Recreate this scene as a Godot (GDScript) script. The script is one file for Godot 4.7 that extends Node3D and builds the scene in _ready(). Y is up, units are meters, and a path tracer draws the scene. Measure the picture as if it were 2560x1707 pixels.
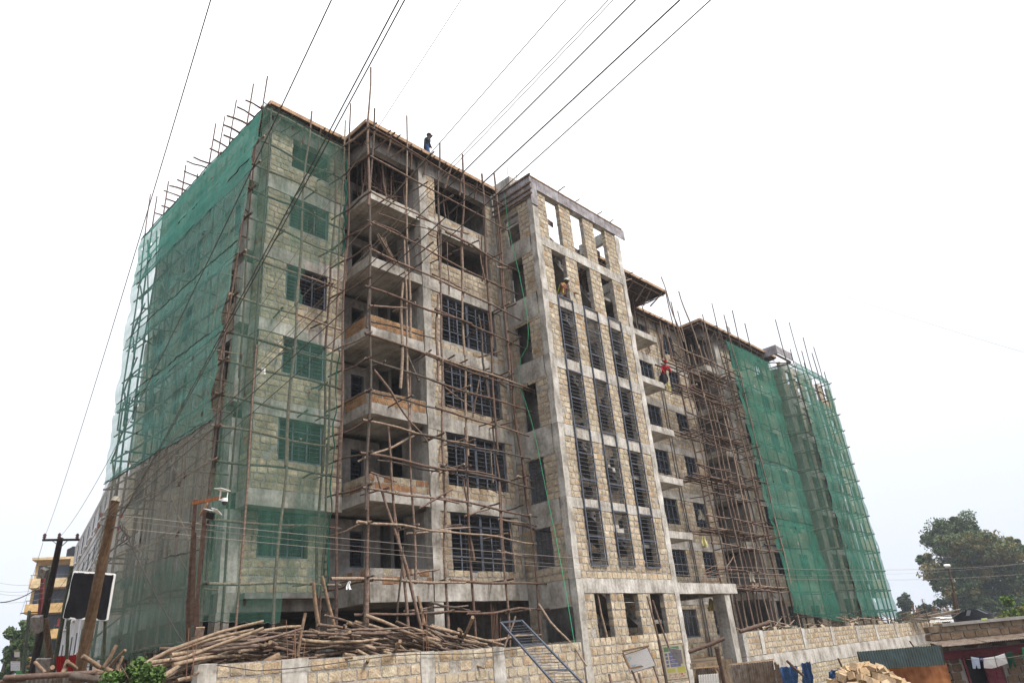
extends Node3D
# A seven-storey stone and concrete block under construction, seen from the street below its front corner.
# World: x runs along the front to the right, -z along the left side to the back, y up, metres. The eye is at (0, 1.7, 0).
const FOCAL := 1781.0
const EYE := Vector3(0, 1.7, 0)
const RIGHT := Vector3(0.69398743, -0.08468432, 0.71498952)
const DOWN := Vector3(0.23908439, -0.9096028, -0.33979611)
const AHEAD := Vector3(0.67913187, 0.40675707, -0.61100621)
const GROUND := -1.2
const YARD := 0.9
const FLOORS := [4.3, 7.4, 10.5, 13.5, 16.55, 19.7]
const BEAMS := [3.75, 6.88, 9.95, 13.03, 16.03, 19.1, 21.95]
const DECK := 22.6
var rg := RandomNumberGenerator.new()
var M := {}
var taken := {}
var bricks := []
var heap := MB.new()
var sticks := []
var stone_shapes := []
var rough := FastNoiseLite.new()


class MB:
	var v := PackedVector3Array()
	var n := PackedVector3Array()
	var c := PackedColorArray()
	var uv := PackedVector2Array()

	func tri(a, b, d, col):
		var nn = (b - a).cross(d - a).normalized()
		v.append_array([a, d, b])
		n.append_array([nn, nn, nn])
		c.append_array([col, col, col])

	func quad(a, b, d, e, col):
		var nn = (b - a).cross(d - a) + (d - a).cross(e - a)
		nn = nn.normalized()
		v.append_array([a, d, b, a, e, d])
		n.append_array([nn, nn, nn, nn, nn, nn])
		c.append_array([col, col, col, col, col, col])

	func box(t: Transform3D, s: Vector3, col := Color.WHITE):
		var h = s * 0.5
		var p = []
		for k in 8:
			p.append(t * Vector3(h.x if k & 1 else -h.x, h.y if k & 2 else -h.y, h.z if k & 4 else -h.z))
		for f in [[4, 5, 7, 6], [1, 0, 2, 3], [5, 1, 3, 7], [0, 4, 6, 2], [6, 7, 3, 2], [0, 1, 5, 4]]:
			quad(p[f[0]], p[f[1]], p[f[2]], p[f[3]], col)

	func span(a: Vector3, b: Vector3, col := Color.WHITE):
		box(Transform3D(Basis(), (a + b) * 0.5), (b - a).abs(), col)

	# a squared bar from a to b
	func bar(a: Vector3, b: Vector3, w: float, h: float, col := Color.WHITE, up := Vector3.UP):
		var d = (b - a).normalized()
		if absf(d.dot(up)) > 0.95:
			up = Vector3(0, 0, 1) if absf(d.z) < 0.9 else Vector3(1, 0, 0)
		var x = up.cross(d).normalized()
		box(Transform3D(Basis(x, d.cross(x), d), (a + b) * 0.5), Vector3(w, h, a.distance_to(b)), col)

	func tube(pts: Array, rad: Array, sides := 6, col := Color.WHITE, caps := true):
		var x = Vector3.ZERO
		var rings = []
		var norms = []
		for i in pts.size():
			var d = (pts[mini(i + 1, pts.size() - 1)] - pts[maxi(i - 1, 0)]).normalized()
			if x == Vector3.ZERO:
				x = d.cross(Vector3.UP if absf(d.y) < 0.9 else Vector3.RIGHT).normalized()
			x = (x - d * x.dot(d)).normalized()
			var y = d.cross(x)
			var r = []
			var m = []
			for k in sides:
				var a = TAU * k / sides
				var o = x * cos(a) + y * sin(a)
				r.append(pts[i] + o * rad[i])
				m.append(o)
			rings.append(r)
			norms.append(m)
		for i in pts.size() - 1:
			for k in sides:
				var j = (k + 1) % sides
				v.append_array([rings[i][k], rings[i + 1][j], rings[i][j], rings[i][k], rings[i + 1][k], rings[i + 1][j]])
				n.append_array([norms[i][k], norms[i + 1][j], norms[i][j], norms[i][k], norms[i + 1][k], norms[i + 1][j]])
				for q in 6:
					c.append(col)
		if caps:
			var z = pts.size() - 1
			for k in range(1, sides - 1):
				tri(rings[0][0], rings[0][k + 1], rings[0][k], col)
				tri(rings[z][0], rings[z][k], rings[z][k + 1], col)

	# one rough-hewn stone: o centre on the wall face, u along, w up, nn outwards
	func stone(o: Vector3, u: Vector3, w: Vector3, nn: Vector3, l: float, h: float, proud: float, back: float, g: RandomNumberGenerator, col: Color):
		var f = []
		var b = []
		var a = l * 0.5
		var e = h * 0.5
		for q in [[-1, -1], [1, -1], [1, 1], [-1, 1]]:
			var cx = minf(g.randf_range(0.012, 0.05), l * 0.3)
			var cy = g.randf_range(0.012, 0.05)
			var jx = g.randf_range(-0.01, 0.006)
			var jy = g.randf_range(-0.01, 0.005)
			var p = Vector2(q[0] * (a + jx - cx), q[1] * (e + jy))
			var r = Vector2(q[0] * (a + jx), q[1] * (e + jy - cy))
			for s in [p, r]:
				var z = proud + g.randf_range(-0.007, 0.007)
				f.append(o + u * s.x * 0.965 + w * s.y * 0.95 + nn * z)
				b.append(o + u * s.x + w * s.y - nn * back)
		# order the eight corners round the face
		var mid = o + nn * (proud + 0.008)
		var order = range(8)
		order.sort_custom(func(i, j): return atan2((f[i] - mid).dot(w), (f[i] - mid).dot(u)) < atan2((f[j] - mid).dot(w), (f[j] - mid).dot(u)))
		for k in 8:
			var i = order[k]
			var j = order[(k + 1) % 8]
			tri(mid, f[i], f[j], col)
			quad(b[i], b[j], f[j], f[i], col)

	func grid(p: Array, nu: int, nv: int, skip = null, thick := false):
		var nm = []
		for j in nv + 1:
			for i in nu + 1:
				var a = p[j * (nu + 1) + mini(i + 1, nu)] - p[j * (nu + 1) + maxi(i - 1, 0)]
				var b = p[mini(j + 1, nv) * (nu + 1) + i] - p[maxi(j - 1, 0) * (nu + 1) + i]
				nm.append(a.cross(b).normalized())
		for j in nv:
			for i in nu:
				if skip != null and skip.call((i + 0.5) / nu, (j + 0.5) / nv):
					continue
				var q = [j * (nu + 1) + i, j * (nu + 1) + i + 1, (j + 1) * (nu + 1) + i + 1, (j + 1) * (nu + 1) + i]
				for k in [0, 2, 1, 0, 3, 2]:
					v.append(p[q[k]])
					n.append(nm[q[k]])
					c.append(Color.WHITE)
					uv.append(Vector2((q[k] % (nu + 1)) * 1.0 / nu, 1.0 - floorf(q[k] / (nu + 1.0)) / nv))

	func mesh() -> ArrayMesh:
		var a = []
		a.resize(Mesh.ARRAY_MAX)
		a[Mesh.ARRAY_VERTEX] = v
		a[Mesh.ARRAY_NORMAL] = n
		a[Mesh.ARRAY_COLOR] = c
		if uv.size() == v.size():
			a[Mesh.ARRAY_TEX_UV] = uv
		var m = ArrayMesh.new()
		m.add_surface_from_arrays(Mesh.PRIMITIVE_TRIANGLES, a)
		return m


func at(px: float, py: float, depth: float) -> Vector3:
	return EYE + (RIGHT * (px - 1280.0) + DOWN * (py - 853.5) + AHEAD * FOCAL) * (depth / FOCAL)


func numbered(s: String) -> String:
	if not taken.has(s):
		taken[s] = 0
		return s
	taken[s] += 1
	return "%s_%03d" % [s, taken[s]]


func tag(o: Node, label: String, category: String, group := "", kind := ""):
	if label: o.set_meta("label", label)
	if category: o.set_meta("category", category)
	if group: o.set_meta("group", group)
	if kind: o.set_meta("kind", kind)


func thing(called: String, label: String, category: String, where := Vector3.ZERO, group := "") -> Node3D:
	var o = Node3D.new()
	o.name = numbered(called)
	add_child(o)
	o.position = where
	tag(o, label, category, group)
	return o


func base_of(p: Node) -> Vector3:
	var s = Vector3.ZERO
	while p != self:
		s += p.position
		p = p.get_parent()
	return s


# a part whose shape is given in world coordinates
func put(parent: Node, called: String, mb, m: Material, kind := "") -> MeshInstance3D:
	var o = MeshInstance3D.new()
	o.name = called if parent != self else numbered(called)
	o.mesh = mb.mesh() if mb is MB else mb
	o.material_override = m
	parent.add_child(o, true)
	o.position = -base_of(parent)
	if kind: o.set_meta("kind", kind)
	return o


# a top-level thing that is one mesh, given in world coordinates, its origin moved to its base
func solo(called: String, mb: MB, m: Material, label: String, category: String, group := "", kind := "") -> MeshInstance3D:
	var lo = Vector3.INF
	var hi = -Vector3.INF
	for p in mb.v:
		lo = lo.min(p)
		hi = hi.max(p)
	var o = Vector3((lo.x + hi.x) / 2, lo.y, (lo.z + hi.z) / 2)
	for k in mb.v.size():
		mb.v[k] -= o
	var i = MeshInstance3D.new()
	i.name = numbered(called)
	i.mesh = mb.mesh()
	i.material_override = m
	add_child(i)
	i.position = o
	tag(i, label, category, group, kind)
	return i


func placed(parent: Node, called: String, mesh: Mesh, m: Material, t: Transform3D) -> MeshInstance3D:
	var o = MeshInstance3D.new()
	o.name = called if parent != self else numbered(called)
	o.mesh = mesh
	o.material_override = m
	parent.add_child(o, true)
	t.origin -= base_of(parent)
	o.transform = t
	return o


func span(parent: Node, called: String, a: Vector3, b: Vector3, m: Material) -> MeshInstance3D:
	var mb = MB.new()
	mb.span(a, b)
	return put(parent, called, mb, m)


# cast concrete: a box whose faces and edges are a little uneven
func cast(parent: Node, called: String, a: Vector3, b: Vector3, m: Material, step := 0.45, amp := 0.012) -> MeshInstance3D:
	var mb = MB.new()
	var lo = a.min(b)
	var s = (b - a).abs()
	var k = Vector3i(clampi(roundi(s.x / step), 1, 40), clampi(roundi(s.y / step), 1, 60), clampi(roundi(s.z / step), 1, 40))
	for ax in 3:
		var p = (ax + 1) % 3
		var q = (ax + 2) % 3
		for side in 2:
			for i in k[p]:
				for j in k[q]:
					var c = []
					for d in [[0, 0], [1, 0], [1, 1], [0, 1]]:
						var w = Vector3.ZERO
						w[ax] = lo[ax] + s[ax] * side
						w[p] = lo[p] + s[p] * (i + d[0]) / k[p]
						w[q] = lo[q] + s[q] * (j + d[1]) / k[q]
						w += Vector3(rough.get_noise_3dv(w * 3.1), rough.get_noise_3dv(w * 3.1 + Vector3(40, 0, 0)), rough.get_noise_3dv(w * 3.1 + Vector3(0, 40, 0))) * amp * 2.0
						c.append(w)
					if side: mb.quad(c[0], c[1], c[2], c[3], Color.WHITE)
					else: mb.quad(c[3], c[2], c[1], c[0], Color.WHITE)
	return put(parent, called, mb, m)


func stick(parent: Node, called: String, a: Vector3, b: Vector3, r := 0.045, m: Material = null) -> MeshInstance3D:
	var d = (b - a).normalized()
	var x = d.cross(Vector3.UP if absf(d.y) < 0.9 else Vector3.RIGHT).normalized().rotated(d, rg.randf() * TAU)
	var l = a.distance_to(b)
	r *= 0.88
	if m == null:
		m = M["wood%d" % [0, 0, 1, 1, 2, 3][rg.randi() % 6]]
	return placed(parent, called, sticks[rg.randi() % 12 if l > 1.9 else 12 + rg.randi() % 6], m, Transform3D(Basis(x * r, d * l, x.cross(d) * r), a))


func jit(s: float) -> Vector3:
	return Vector3(rg.randf_range(-s, s), rg.randf_range(-s, s), rg.randf_range(-s, s))


# ---------- materials ----------
func noise_bytes(w: int, h: int, size: int, freq: float, octaves: int, s: int, type := FastNoiseLite.TYPE_SIMPLEX_SMOOTH) -> PackedByteArray:
	var f = FastNoiseLite.new()
	f.seed = s
	f.noise_type = type
	f.frequency = freq
	f.fractal_octaves = octaves
	var im = f.get_seamless_image(w, h)
	im.convert(Image.FORMAT_L8)
	if w != size or h != size:
		im.resize(size, size, Image.INTERPOLATE_CUBIC)
	return im.get_data()


# weighted noises between two colours; also returns the grey heights
func blend(size: int, layers: Array, lo: Color, hi: Color, power := 1.0) -> Array:
	var sum = PackedFloat32Array()
	sum.resize(size * size)
	var total = 0.0
	for l in layers:
		var d = noise_bytes(l[0], l[1], size, l[2], l[3], l[4])
		var w = l[5]
		total += w
		for k in size * size:
			sum[k] += d[k] * w
	var px = PackedByteArray()
	px.resize(size * size * 3)
	var gy = PackedByteArray()
	gy.resize(size * size)
	for k in size * size:
		var t = pow(clampf((sum[k] / (255.0 * total) - 0.5) * 1.7 + 0.5, 0.0, 1.0), power)
		px[k * 3] = int(255.0 * lerpf(lo.r, hi.r, t))
		px[k * 3 + 1] = int(255.0 * lerpf(lo.g, hi.g, t))
		px[k * 3 + 2] = int(255.0 * lerpf(lo.b, hi.b, t))
		gy[k] = int(255.0 * t)
	var bump = Image.create_from_data(size, size, false, Image.FORMAT_L8, gy)
	bump.convert(Image.FORMAT_RGBA8)
	bump.bump_map_to_normal_map(4.0)
	return [ImageTexture.create_from_image(Image.create_from_data(size, size, false, Image.FORMAT_RGB8, px)), ImageTexture.create_from_image(bump)]


func mat(called: String, r: float, g: float, b: float, roughness := 0.9, tex = null, scale := 0.5, bumps := 0.6, own := false) -> StandardMaterial3D:
	var m = StandardMaterial3D.new()
	m.resource_name = called
	m.albedo_color = Color(r, g, b).linear_to_srgb()
	m.roughness = roughness
	m.metallic_specular = 0.3
	if tex:
		m.albedo_texture = tex[0]
		m.uv1_triplanar = true
		m.uv1_world_triplanar = not own
		m.uv1_scale = Vector3.ONE * scale
		if bumps > 0:
			m.normal_enabled = true
			m.normal_texture = tex[1]
			m.normal_scale = bumps
	M[called] = m
	return m


func make_materials():
	var grain = blend(512, [[512, 512, 0.006, 4, 19, 1.1], [512, 512, 0.025, 4, 1, 1.0], [512, 512, 0.09, 3, 2, 0.9]], Color(0.62, 0.6, 0.57), Color(1, 1, 1))
	var stains = blend(512, [[512, 512, 0.007, 5, 3, 1.7], [512, 64, 0.05, 3, 4, 0.8], [512, 512, 0.06, 4, 5, 0.8]], Color(0.55, 0.53, 0.5), Color(1, 1, 1), 0.8)
	var streak = blend(512, [[512, 32, 0.04, 3, 6, 1.2], [512, 512, 0.03, 3, 7, 0.6]], Color(0.55, 0.5, 0.46), Color(1, 1, 1))
	var bark = blend(512, [[512, 512, 0.012, 4, 21, 1.2], [512, 512, 0.05, 3, 22, 0.8], [512, 512, 0.16, 2, 23, 0.5]], Color(0.5, 0.47, 0.44), Color(1.0, 1.0, 1.0))
	var rust = blend(512, [[512, 64, 0.03, 4, 8, 1.0], [512, 512, 0.02, 4, 9, 1.0]], Color(0.5, 0.36, 0.26), Color(1, 1, 1), 0.6)
	var m = mat("stone", 1, 1, 1, 0.95, grain, 0.33, 0.8)
	m.vertex_color_use_as_albedo = true
	mat("mortar", 0.43, 0.41, 0.385, 0.97, grain, 0.7, 1.0)
	mat("concrete", 0.5, 0.485, 0.46, 0.92, stains, 0.17, 0.5)
	mat("pale_concrete", 0.56, 0.545, 0.525, 0.92, stains, 0.21, 0.5)
	mat("plaster", 0.34, 0.33, 0.325, 0.95, stains, 0.13, 0.3)  # grey plaster; indoors its darker tone than concrete also stands for room shade
	mat("wood0", 0.215, 0.15, 0.125, 0.9, bark, 1.3, 0.5)
	mat("wood1", 0.30, 0.22, 0.185, 0.9, bark, 1.3, 0.5)
	mat("wood2", 0.43, 0.34, 0.275, 0.9, bark, 1.3, 0.5)
	mat("wood3", 0.16, 0.135, 0.12, 0.9, bark, 1.3, 0.5)
	mat("sawn", 0.5, 0.34, 0.225, 0.85, grain, 0.5, 0.4)
	mat("orange_timber", 0.46, 0.18, 0.08, 0.85, streak, 0.8, 0.4)
	mat("plank", 0.32, 0.245, 0.19, 0.9, bark, 0.6, 0.5)
	mat("plywood", 0.26, 0.2, 0.165, 0.85, stains, 0.3, 0.3)
	mat("form_ply", 0.36, 0.35, 0.39, 0.8, stains, 0.35, 0.3)
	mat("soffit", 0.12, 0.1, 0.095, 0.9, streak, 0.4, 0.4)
	mat("steel_blue", 0.12, 0.14, 0.19, 0.6, grain, 1.0, 0.0)
	mat("steel", 0.12, 0.11, 0.11, 0.5)
	mat("rebar", 0.22, 0.12, 0.08, 0.8)
	mat("cable", 0.07, 0.062, 0.06, 0.6)
	mat("pale_cable", 0.24, 0.21, 0.19, 0.6)
	mat("dirt", 0.22, 0.17, 0.12, 0.98, stains, 0.15, 1.0)
	mat("log_wood", 1, 1, 1, 0.9, bark, 1.1, 0.6).vertex_color_use_as_albedo = true
	mat("pole_wood", 0.2, 0.135, 0.085, 0.85, streak, 0.5, 0.6)
	mat("dark_pole", 0.05, 0.037, 0.03, 0.85, streak, 0.5, 0.6)
	mat("green_pole", 0.12, 0.15, 0.11, 0.85, streak, 0.5, 0.4)
	mat("zinc", 0.42, 0.42, 0.42, 0.45, rust, 0.5, 0.2).metallic = 0.4
	mat("rusty_zinc", 0.3, 0.27, 0.24, 0.6, rust, 0.4, 0.3).metallic = 0.2
	mat("green_iron", 0.02, 0.04, 0.045, 0.75, rust, 0.25, 0.1)
	mat("red_iron", 0.5, 0.012, 0.015, 0.5, grain, 0.5, 0.0)
	mat("orange_sheet", 0.38, 0.17, 0.07, 0.6, rust, 0.3, 0.1)
	mat("white", 0.78, 0.78, 0.77, 0.5)
	mat("white_wall", 0.62, 0.62, 0.65, 0.9, stains, 0.05, 0.0)
	mat("yellow_wall", 0.72, 0.5, 0.24, 0.9, grain, 0.1, 0.0)
	mat("cream", 0.75, 0.6, 0.38, 0.9, grain, 0.1, 0.0)
	mat("red_wall", 0.2, 0.03, 0.03, 0.8, grain, 0.2, 0.0)
	mat("brown_tile", 0.33, 0.18, 0.1, 0.7, grain, 0.5, 0.3)
	mat("glass", 0.05, 0.06, 0.08, 0.15)
	mat("blue_glass", 0.12, 0.2, 0.4, 0.2)
	mat("black", 0.02, 0.02, 0.022, 0.5)
	mat("black_cloth", 0.02, 0.02, 0.026, 0.6, grain, 0.8, 0.3)
	mat("tank", 0.02, 0.022, 0.028, 0.45)
	mat("clay", 0.13, 0.065, 0.055, 0.4)
	mat("grey_sheet", 0.3, 0.3, 0.3, 0.6, rust, 0.6, 0.2)
	mat("mud_stone", 1, 1, 1, 0.97, stains, 0.5, 1.0).vertex_color_use_as_albedo = true
	mat("pink_paint", 0.21, 0.045, 0.07, 0.7, grain, 0.4, 0.2)
	mat("door_paint", 0.22, 0.05, 0.065, 0.6, grain, 0.4, 0.2)
	mat("tarp_blue", 0.06, 0.16, 0.42, 0.7, grain, 1.2, 0.5)
	mat("crate_blue", 0.02, 0.08, 0.5, 0.45)
	mat("cloth_white", 0.7, 0.72, 0.76, 0.95)
	mat("cloth_pale_blue", 0.42, 0.52, 0.7, 0.95)
	mat("cloth_green", 0.006, 0.05, 0.03, 0.95)
	mat("cloth_yellow", 0.48, 0.43, 0.2, 0.9)
	mat("cloth_dirty", 0.5, 0.47, 0.4, 0.95, grain, 2.0, 0.5)
	mat("hose", 0.05, 0.34, 0.17, 0.5)
	mat("hem", 0.03, 0.045, 0.04, 0.9)
	mat("figure", 1, 1, 1, 0.9).vertex_color_use_as_albedo = true
	var lf = mat("leaf", 1, 1, 1, 0.7)
	lf.vertex_color_use_as_albedo = true
	lf.backlight_enabled = true
	lf.backlight = Color(0.25, 0.3, 0.12)
	for k in [["net", 0.085, 0.35, 0.275, 0.56, 0.9, 11], ["mid_net", 0.14, 0.37, 0.31, 0.28, 0.62, 16], ["thin_net", 0.24, 0.25, 0.21, 0.34, 0.62, 12], ["clear_net", 0.055, 0.145, 0.11, 0.2, 0.46, 13], ["dull_net", 0.11, 0.19, 0.15, 0.3, 0.6, 17], ["right_net", 0.02, 0.125, 0.088, 0.52, 0.88, 14], ["far_net", 0.03, 0.14, 0.105, 0.5, 0.84, 15]]:
		net_mat(k[0], k[1], k[2], k[3], k[4], k[5], k[6])


# woven shade net: the cover varies with slack, creases and doubled cloth
func net_mat(called: String, r: float, g: float, b: float, lo: float, hi: float, s: int):
	var size = 512
	var a = noise_bytes(512, 512, size, 0.006, 4, s)
	var d = noise_bytes(512, 24, size, 0.05, 3, s + 40)
	var e = noise_bytes(512, 512, size, 0.2, 2, s + 80)
	var px = PackedByteArray()
	px.resize(size * size * 4)
	for k in size * size:
		var t = clampf((0.5 * a[k] + 0.3 * d[k] + 0.2 * e[k]) / 255.0 * 1.8 - 0.4, 0.0, 1.0)
		var w = 0.85 + 0.15 * e[k] / 255.0
		px[k * 4] = int(255 * w)
		px[k * 4 + 1] = int(255 * w)
		px[k * 4 + 2] = int(255 * w)
		px[k * 4 + 3] = int(255 * lerpf(lo, hi, t))
	var m = mat(called, r, g, b, 0.85)
	m.albedo_texture = ImageTexture.create_from_image(Image.create_from_data(size, size, false, Image.FORMAT_RGBA8, px))
	m.transparency = BaseMaterial3D.TRANSPARENCY_ALPHA
	m.cull_mode = BaseMaterial3D.CULL_DISABLED
	m.uv1_scale = Vector3(1.3, 1.7, 1)
	m.backlight_enabled = true
	m.backlight = Color(r, g, b).linear_to_srgb() * 0.8


func make_shapes():
	for k in 18:
		var mb = MB.new()
		var p = []
		var r = []
		var f = rg.randf() * 9.0
		var sx = rg.randf_range(0.8, 2.0) if k < 12 else rg.randf_range(0.15, 0.45)
		for i in 8:
			var t = i / 7.0
			p.append(Vector3(sin(t * 7.0 + f) * sx * sin(PI * t) + rg.randf_range(-0.2, 0.2), t, cos(t * 5.0 + f * 2.0) * sx * sin(PI * t) + rg.randf_range(-0.2, 0.2)))
			r.append(lerpf(1.15, 0.8, t) * rg.randf_range(0.9, 1.12))
		# radial normals are built for a stick of real size, then squeezed to unit radius and length
		mb.tube(p.map(func(q): return Vector3(q.x, q.y * 60.0, q.z)), r, 6)
		for i in mb.v.size():
			mb.v[i].y /= 60.0
		sticks.append(mb.mesh())
	for k in 16:
		var mb = MB.new()
		mb.stone(Vector3.ZERO, Vector3.RIGHT, Vector3.UP, Vector3.BACK, 0.36, 0.23, 0.012, 0.05 if k < 12 else 0.2, rg, stone_tone(0))
		stone_shapes.append(mb.mesh())


func stone_tone(pal: int) -> Color:
	var t = rg.randf()
	var k = rg.randf_range(0.86, 1.1)
	var c = Color(0.58, 0.49, 0.375)
	if pal == 1:
		c = Color(0.38, 0.215, 0.115).lerp(Color(0.47, 0.3, 0.17), t)
	elif pal == 2:
		c = Color(0.37, 0.215, 0.125) if t < 0.5 else Color(0.5, 0.44, 0.34)
	elif pal == 3:
		c = Color(0.58, 0.465, 0.345)
		if t < 0.2: c = Color(0.58, 0.43, 0.325)
	elif pal == 4:
		c = Color(0.55, 0.485, 0.36)
	else:
		if t < 0.3: c = Color(0.61, 0.54, 0.42)
		elif t < 0.4: c = Color(0.55, 0.43, 0.3)
		elif t < 0.43: c = Color(0.46, 0.33, 0.2)
	return Color(c.r * k, c.g * k, c.b * k)


# ---------- masonry ----------
# A wall of coursed stones on a mortar core. o: its lower corner on the face, n: outward; ops: openings in wall coordinates.
func masonry(par: Node, o: Vector3, n: Vector3, w: float, h: float, ops: Array, cfg := {}) -> MeshInstance3D:
	var u = Vector3.UP.cross(n)
	var th = cfg.get("th", 0.2)
	var mb = MB.new()
	var xs = [0.0, w]
	var ys = [0.0, h]
	for r in ops:
		xs.append_array([clampf(r.position.x - 0.02, 0, w), clampf(r.end.x + 0.02, 0, w)])
		ys.append_array([clampf(r.position.y, 0, h), clampf(r.end.y, 0, h)])
	xs.sort()
	ys.sort()
	for j in ys.size() - 1:
		if ys[j + 1] - ys[j] < 0.004: continue
		var x0 = -1.0
		for i in xs.size():
			var solid = false
			if i < xs.size() - 1:
				solid = true
				var c = Vector2((xs[i] + xs[i + 1]) / 2, (ys[j] + ys[j + 1]) / 2)
				for r in ops:
					if c.x > r.position.x - 0.021 and c.x < r.end.x + 0.021 and c.y > r.position.y and c.y < r.end.y: solid = false
			if solid and x0 < 0: x0 = xs[i]
			if not solid and x0 >= 0:
				if xs[i] - x0 > 0.004:
					var q = o + u * (x0 + xs[i]) / 2 + Vector3.UP * (ys[j] + ys[j + 1]) / 2 - n * th / 2
					mb.box(Transform3D(Basis(u, Vector3.UP, n), q), Vector3(xs[i] - x0, ys[j + 1] - ys[j], th))
				x0 = -1.0
	var wall = put(par, cfg.get("called", "wall"), mb, M.mortar)
	var rows = maxi(1, roundi(h / cfg.get("ch", 0.255)))
	var rh = h / rows
	var bl = cfg.get("bl", 0.40)
	for r in rows:
		var y = (r + 0.5) * rh
		var course = rg.randf_range(0.92, 1.05)
		var x = -rg.randf() * bl
		while x < w:
			var l = bl * rg.randf_range(0.72, 1.22)
			var seg = [[maxf(x, 0.0), minf(x + l, w), false]]
			x += l
			for p in ops:
				if y < p.position.y or y > p.end.y: continue
				var more = []
				for s in seg:
					if s[1] <= p.position.x or s[0] >= p.end.x:
						more.append(s)
						continue
					if s[0] < p.position.x: more.append([s[0], p.position.x + rg.randf_range(-0.03, 0.025), true])
					if s[1] > p.end.x: more.append([p.end.x + rg.randf_range(-0.025, 0.03), s[1], true])
				seg = more
			for s in seg:
				var d = s[1] - s[0]
				if d < 0.09: continue
				if rg.randf() < cfg.get("gap", 0.025): continue
				var b = [wall, o + u * (s[0] + s[1]) / 2 + Vector3.UP * (y + rg.randf_range(-0.006, 0.006)), u, n, d - rg.randf_range(0.025, 0.05) * (0.4 if cfg.has("tight") else 1.0), rh - rg.randf_range(0.026, 0.046) * (0.4 if cfg.has("tight") else 1.0), s[2], th, cfg.get("pal", 0), course]
				if cfg.get("single", false): bricks.append(b)
				else: lay(heap, b)
	return wall


func lay(mb: MB, b: Array):
	mb.stone(b[1], b[2], Vector3.UP, b[3], b[4], b[5], rg.randf_range(0.007, 0.017), b[7] + 0.01 if b[6] else 0.04, rg, stone_tone(b[8]) * b[9])


# the stones that show largest become parts of their own, the rest one part
func finish_bricks(owner_thing: Node):
	bricks.sort_custom(func(a, b): return a[1].distance_squared_to(EYE) < b[1].distance_squared_to(EYE))
	var made = 0
	for b in bricks:
		if made < 300 and b[8] != 1:
			var k = 12 + rg.randi() % 4 if b[6] else rg.randi() % 12
			placed(b[0], "brick", stone_shapes[k], M.stone, Transform3D(Basis(b[2] * (b[4] / 0.36), Vector3.UP * (b[5] / 0.23), b[3]), b[1]))
			made += 1
		else:
			lay(heap, b)
	if heap.v.size() > 0: put(owner_thing, "brickwork", heap, M.stone, "stuff")
	bricks = []
	heap = MB.new()


# steel window set into an opening: outer frame, uprights and rails, with a burglar grille behind
func window(par: Node, o: Vector3, n: Vector3, x0: float, y0: float, w: float, h: float, ups: Array, rails: Array, bars := 0.16, back := 0.09):
	var u = Vector3.UP.cross(n)
	var p = o + u * x0 + Vector3.UP * y0 - n * back
	var B = Basis(u, Vector3.UP, n)
	var mb = MB.new()
	var add = func(x, y, sx, sy, t, z): mb.box(Transform3D(B, p + u * (x + sx / 2) + Vector3.UP * (y + sy / 2) + n * z), Vector3(sx, sy, t))
	add.call(0.0, 0.0, w, 0.05, 0.05, 0.0)
	add.call(0.0, h - 0.05, w, 0.05, 0.05, 0.0)
	add.call(0.0, 0.05, 0.05, h - 0.1, 0.05, 0.0)
	add.call(w - 0.05, 0.05, 0.05, h - 0.1, 0.05, 0.0)
	for f in ups: add.call(f * w - 0.03, 0.05, 0.06, h - 0.1, 0.046, 0.0)
	for f in rails: add.call(0.05, f * h - 0.02, w - 0.1, 0.04, 0.042, 0.002)
	var fr = put(par, "window", mb, M.steel_blue)
	var g = MB.new()
	var y = bars
	while y < h - 0.05:
		g.box(Transform3D(B, p + u * w / 2 + Vector3.UP * y - n * 0.03), Vector3(w - 0.04, 0.014, 0.014))
		y += bars
	for f in [0.25, 0.5, 0.75]:
		g.box(Transform3D(B, p + u * w * f + Vector3.UP * h / 2 - n * 0.045), Vector3(0.012, h - 0.04, 0.012))
	put(fr, "window_bars", g, M.steel_blue)


func rect(x0, y0, x1, y1) -> Rect2:
	return Rect2(x0, y0, x1 - x0, y1 - y0)


# tall slit openings filled with one steel frame over several storeys
func slit_grille(par: Node, z: float, x0: float, w: float, y0: float, y1: float, rails: Array, blank: Array):
	var mb = MB.new()
	for x in [x0, x0 + w - 0.05]: mb.span(Vector3(x, y0, z - 0.025), Vector3(x + 0.05, y1, z + 0.025))
	for y in rails: mb.span(Vector3(x0 + 0.05, y - 0.025, z - 0.022), Vector3(x0 + w - 0.05, y + 0.025, z + 0.022))
	var f = put(par, "window_grille", mb, M.steel_blue)
	var g = MB.new()
	var y = y0 + 0.14
	while y < y1 - 0.08:
		var ok = true
		for b in blank:
			if y > b[0] and y < b[1]: ok = false
		for r in rails:
			if absf(y - r) < 0.05: ok = false
		if ok: g.span(Vector3(x0 + 0.045, y - 0.008, z - 0.008), Vector3(x0 + w - 0.045, y + 0.008, z + 0.008))
		y += 0.172
	put(f, "window_bars", g, M.steel_blue)


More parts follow.
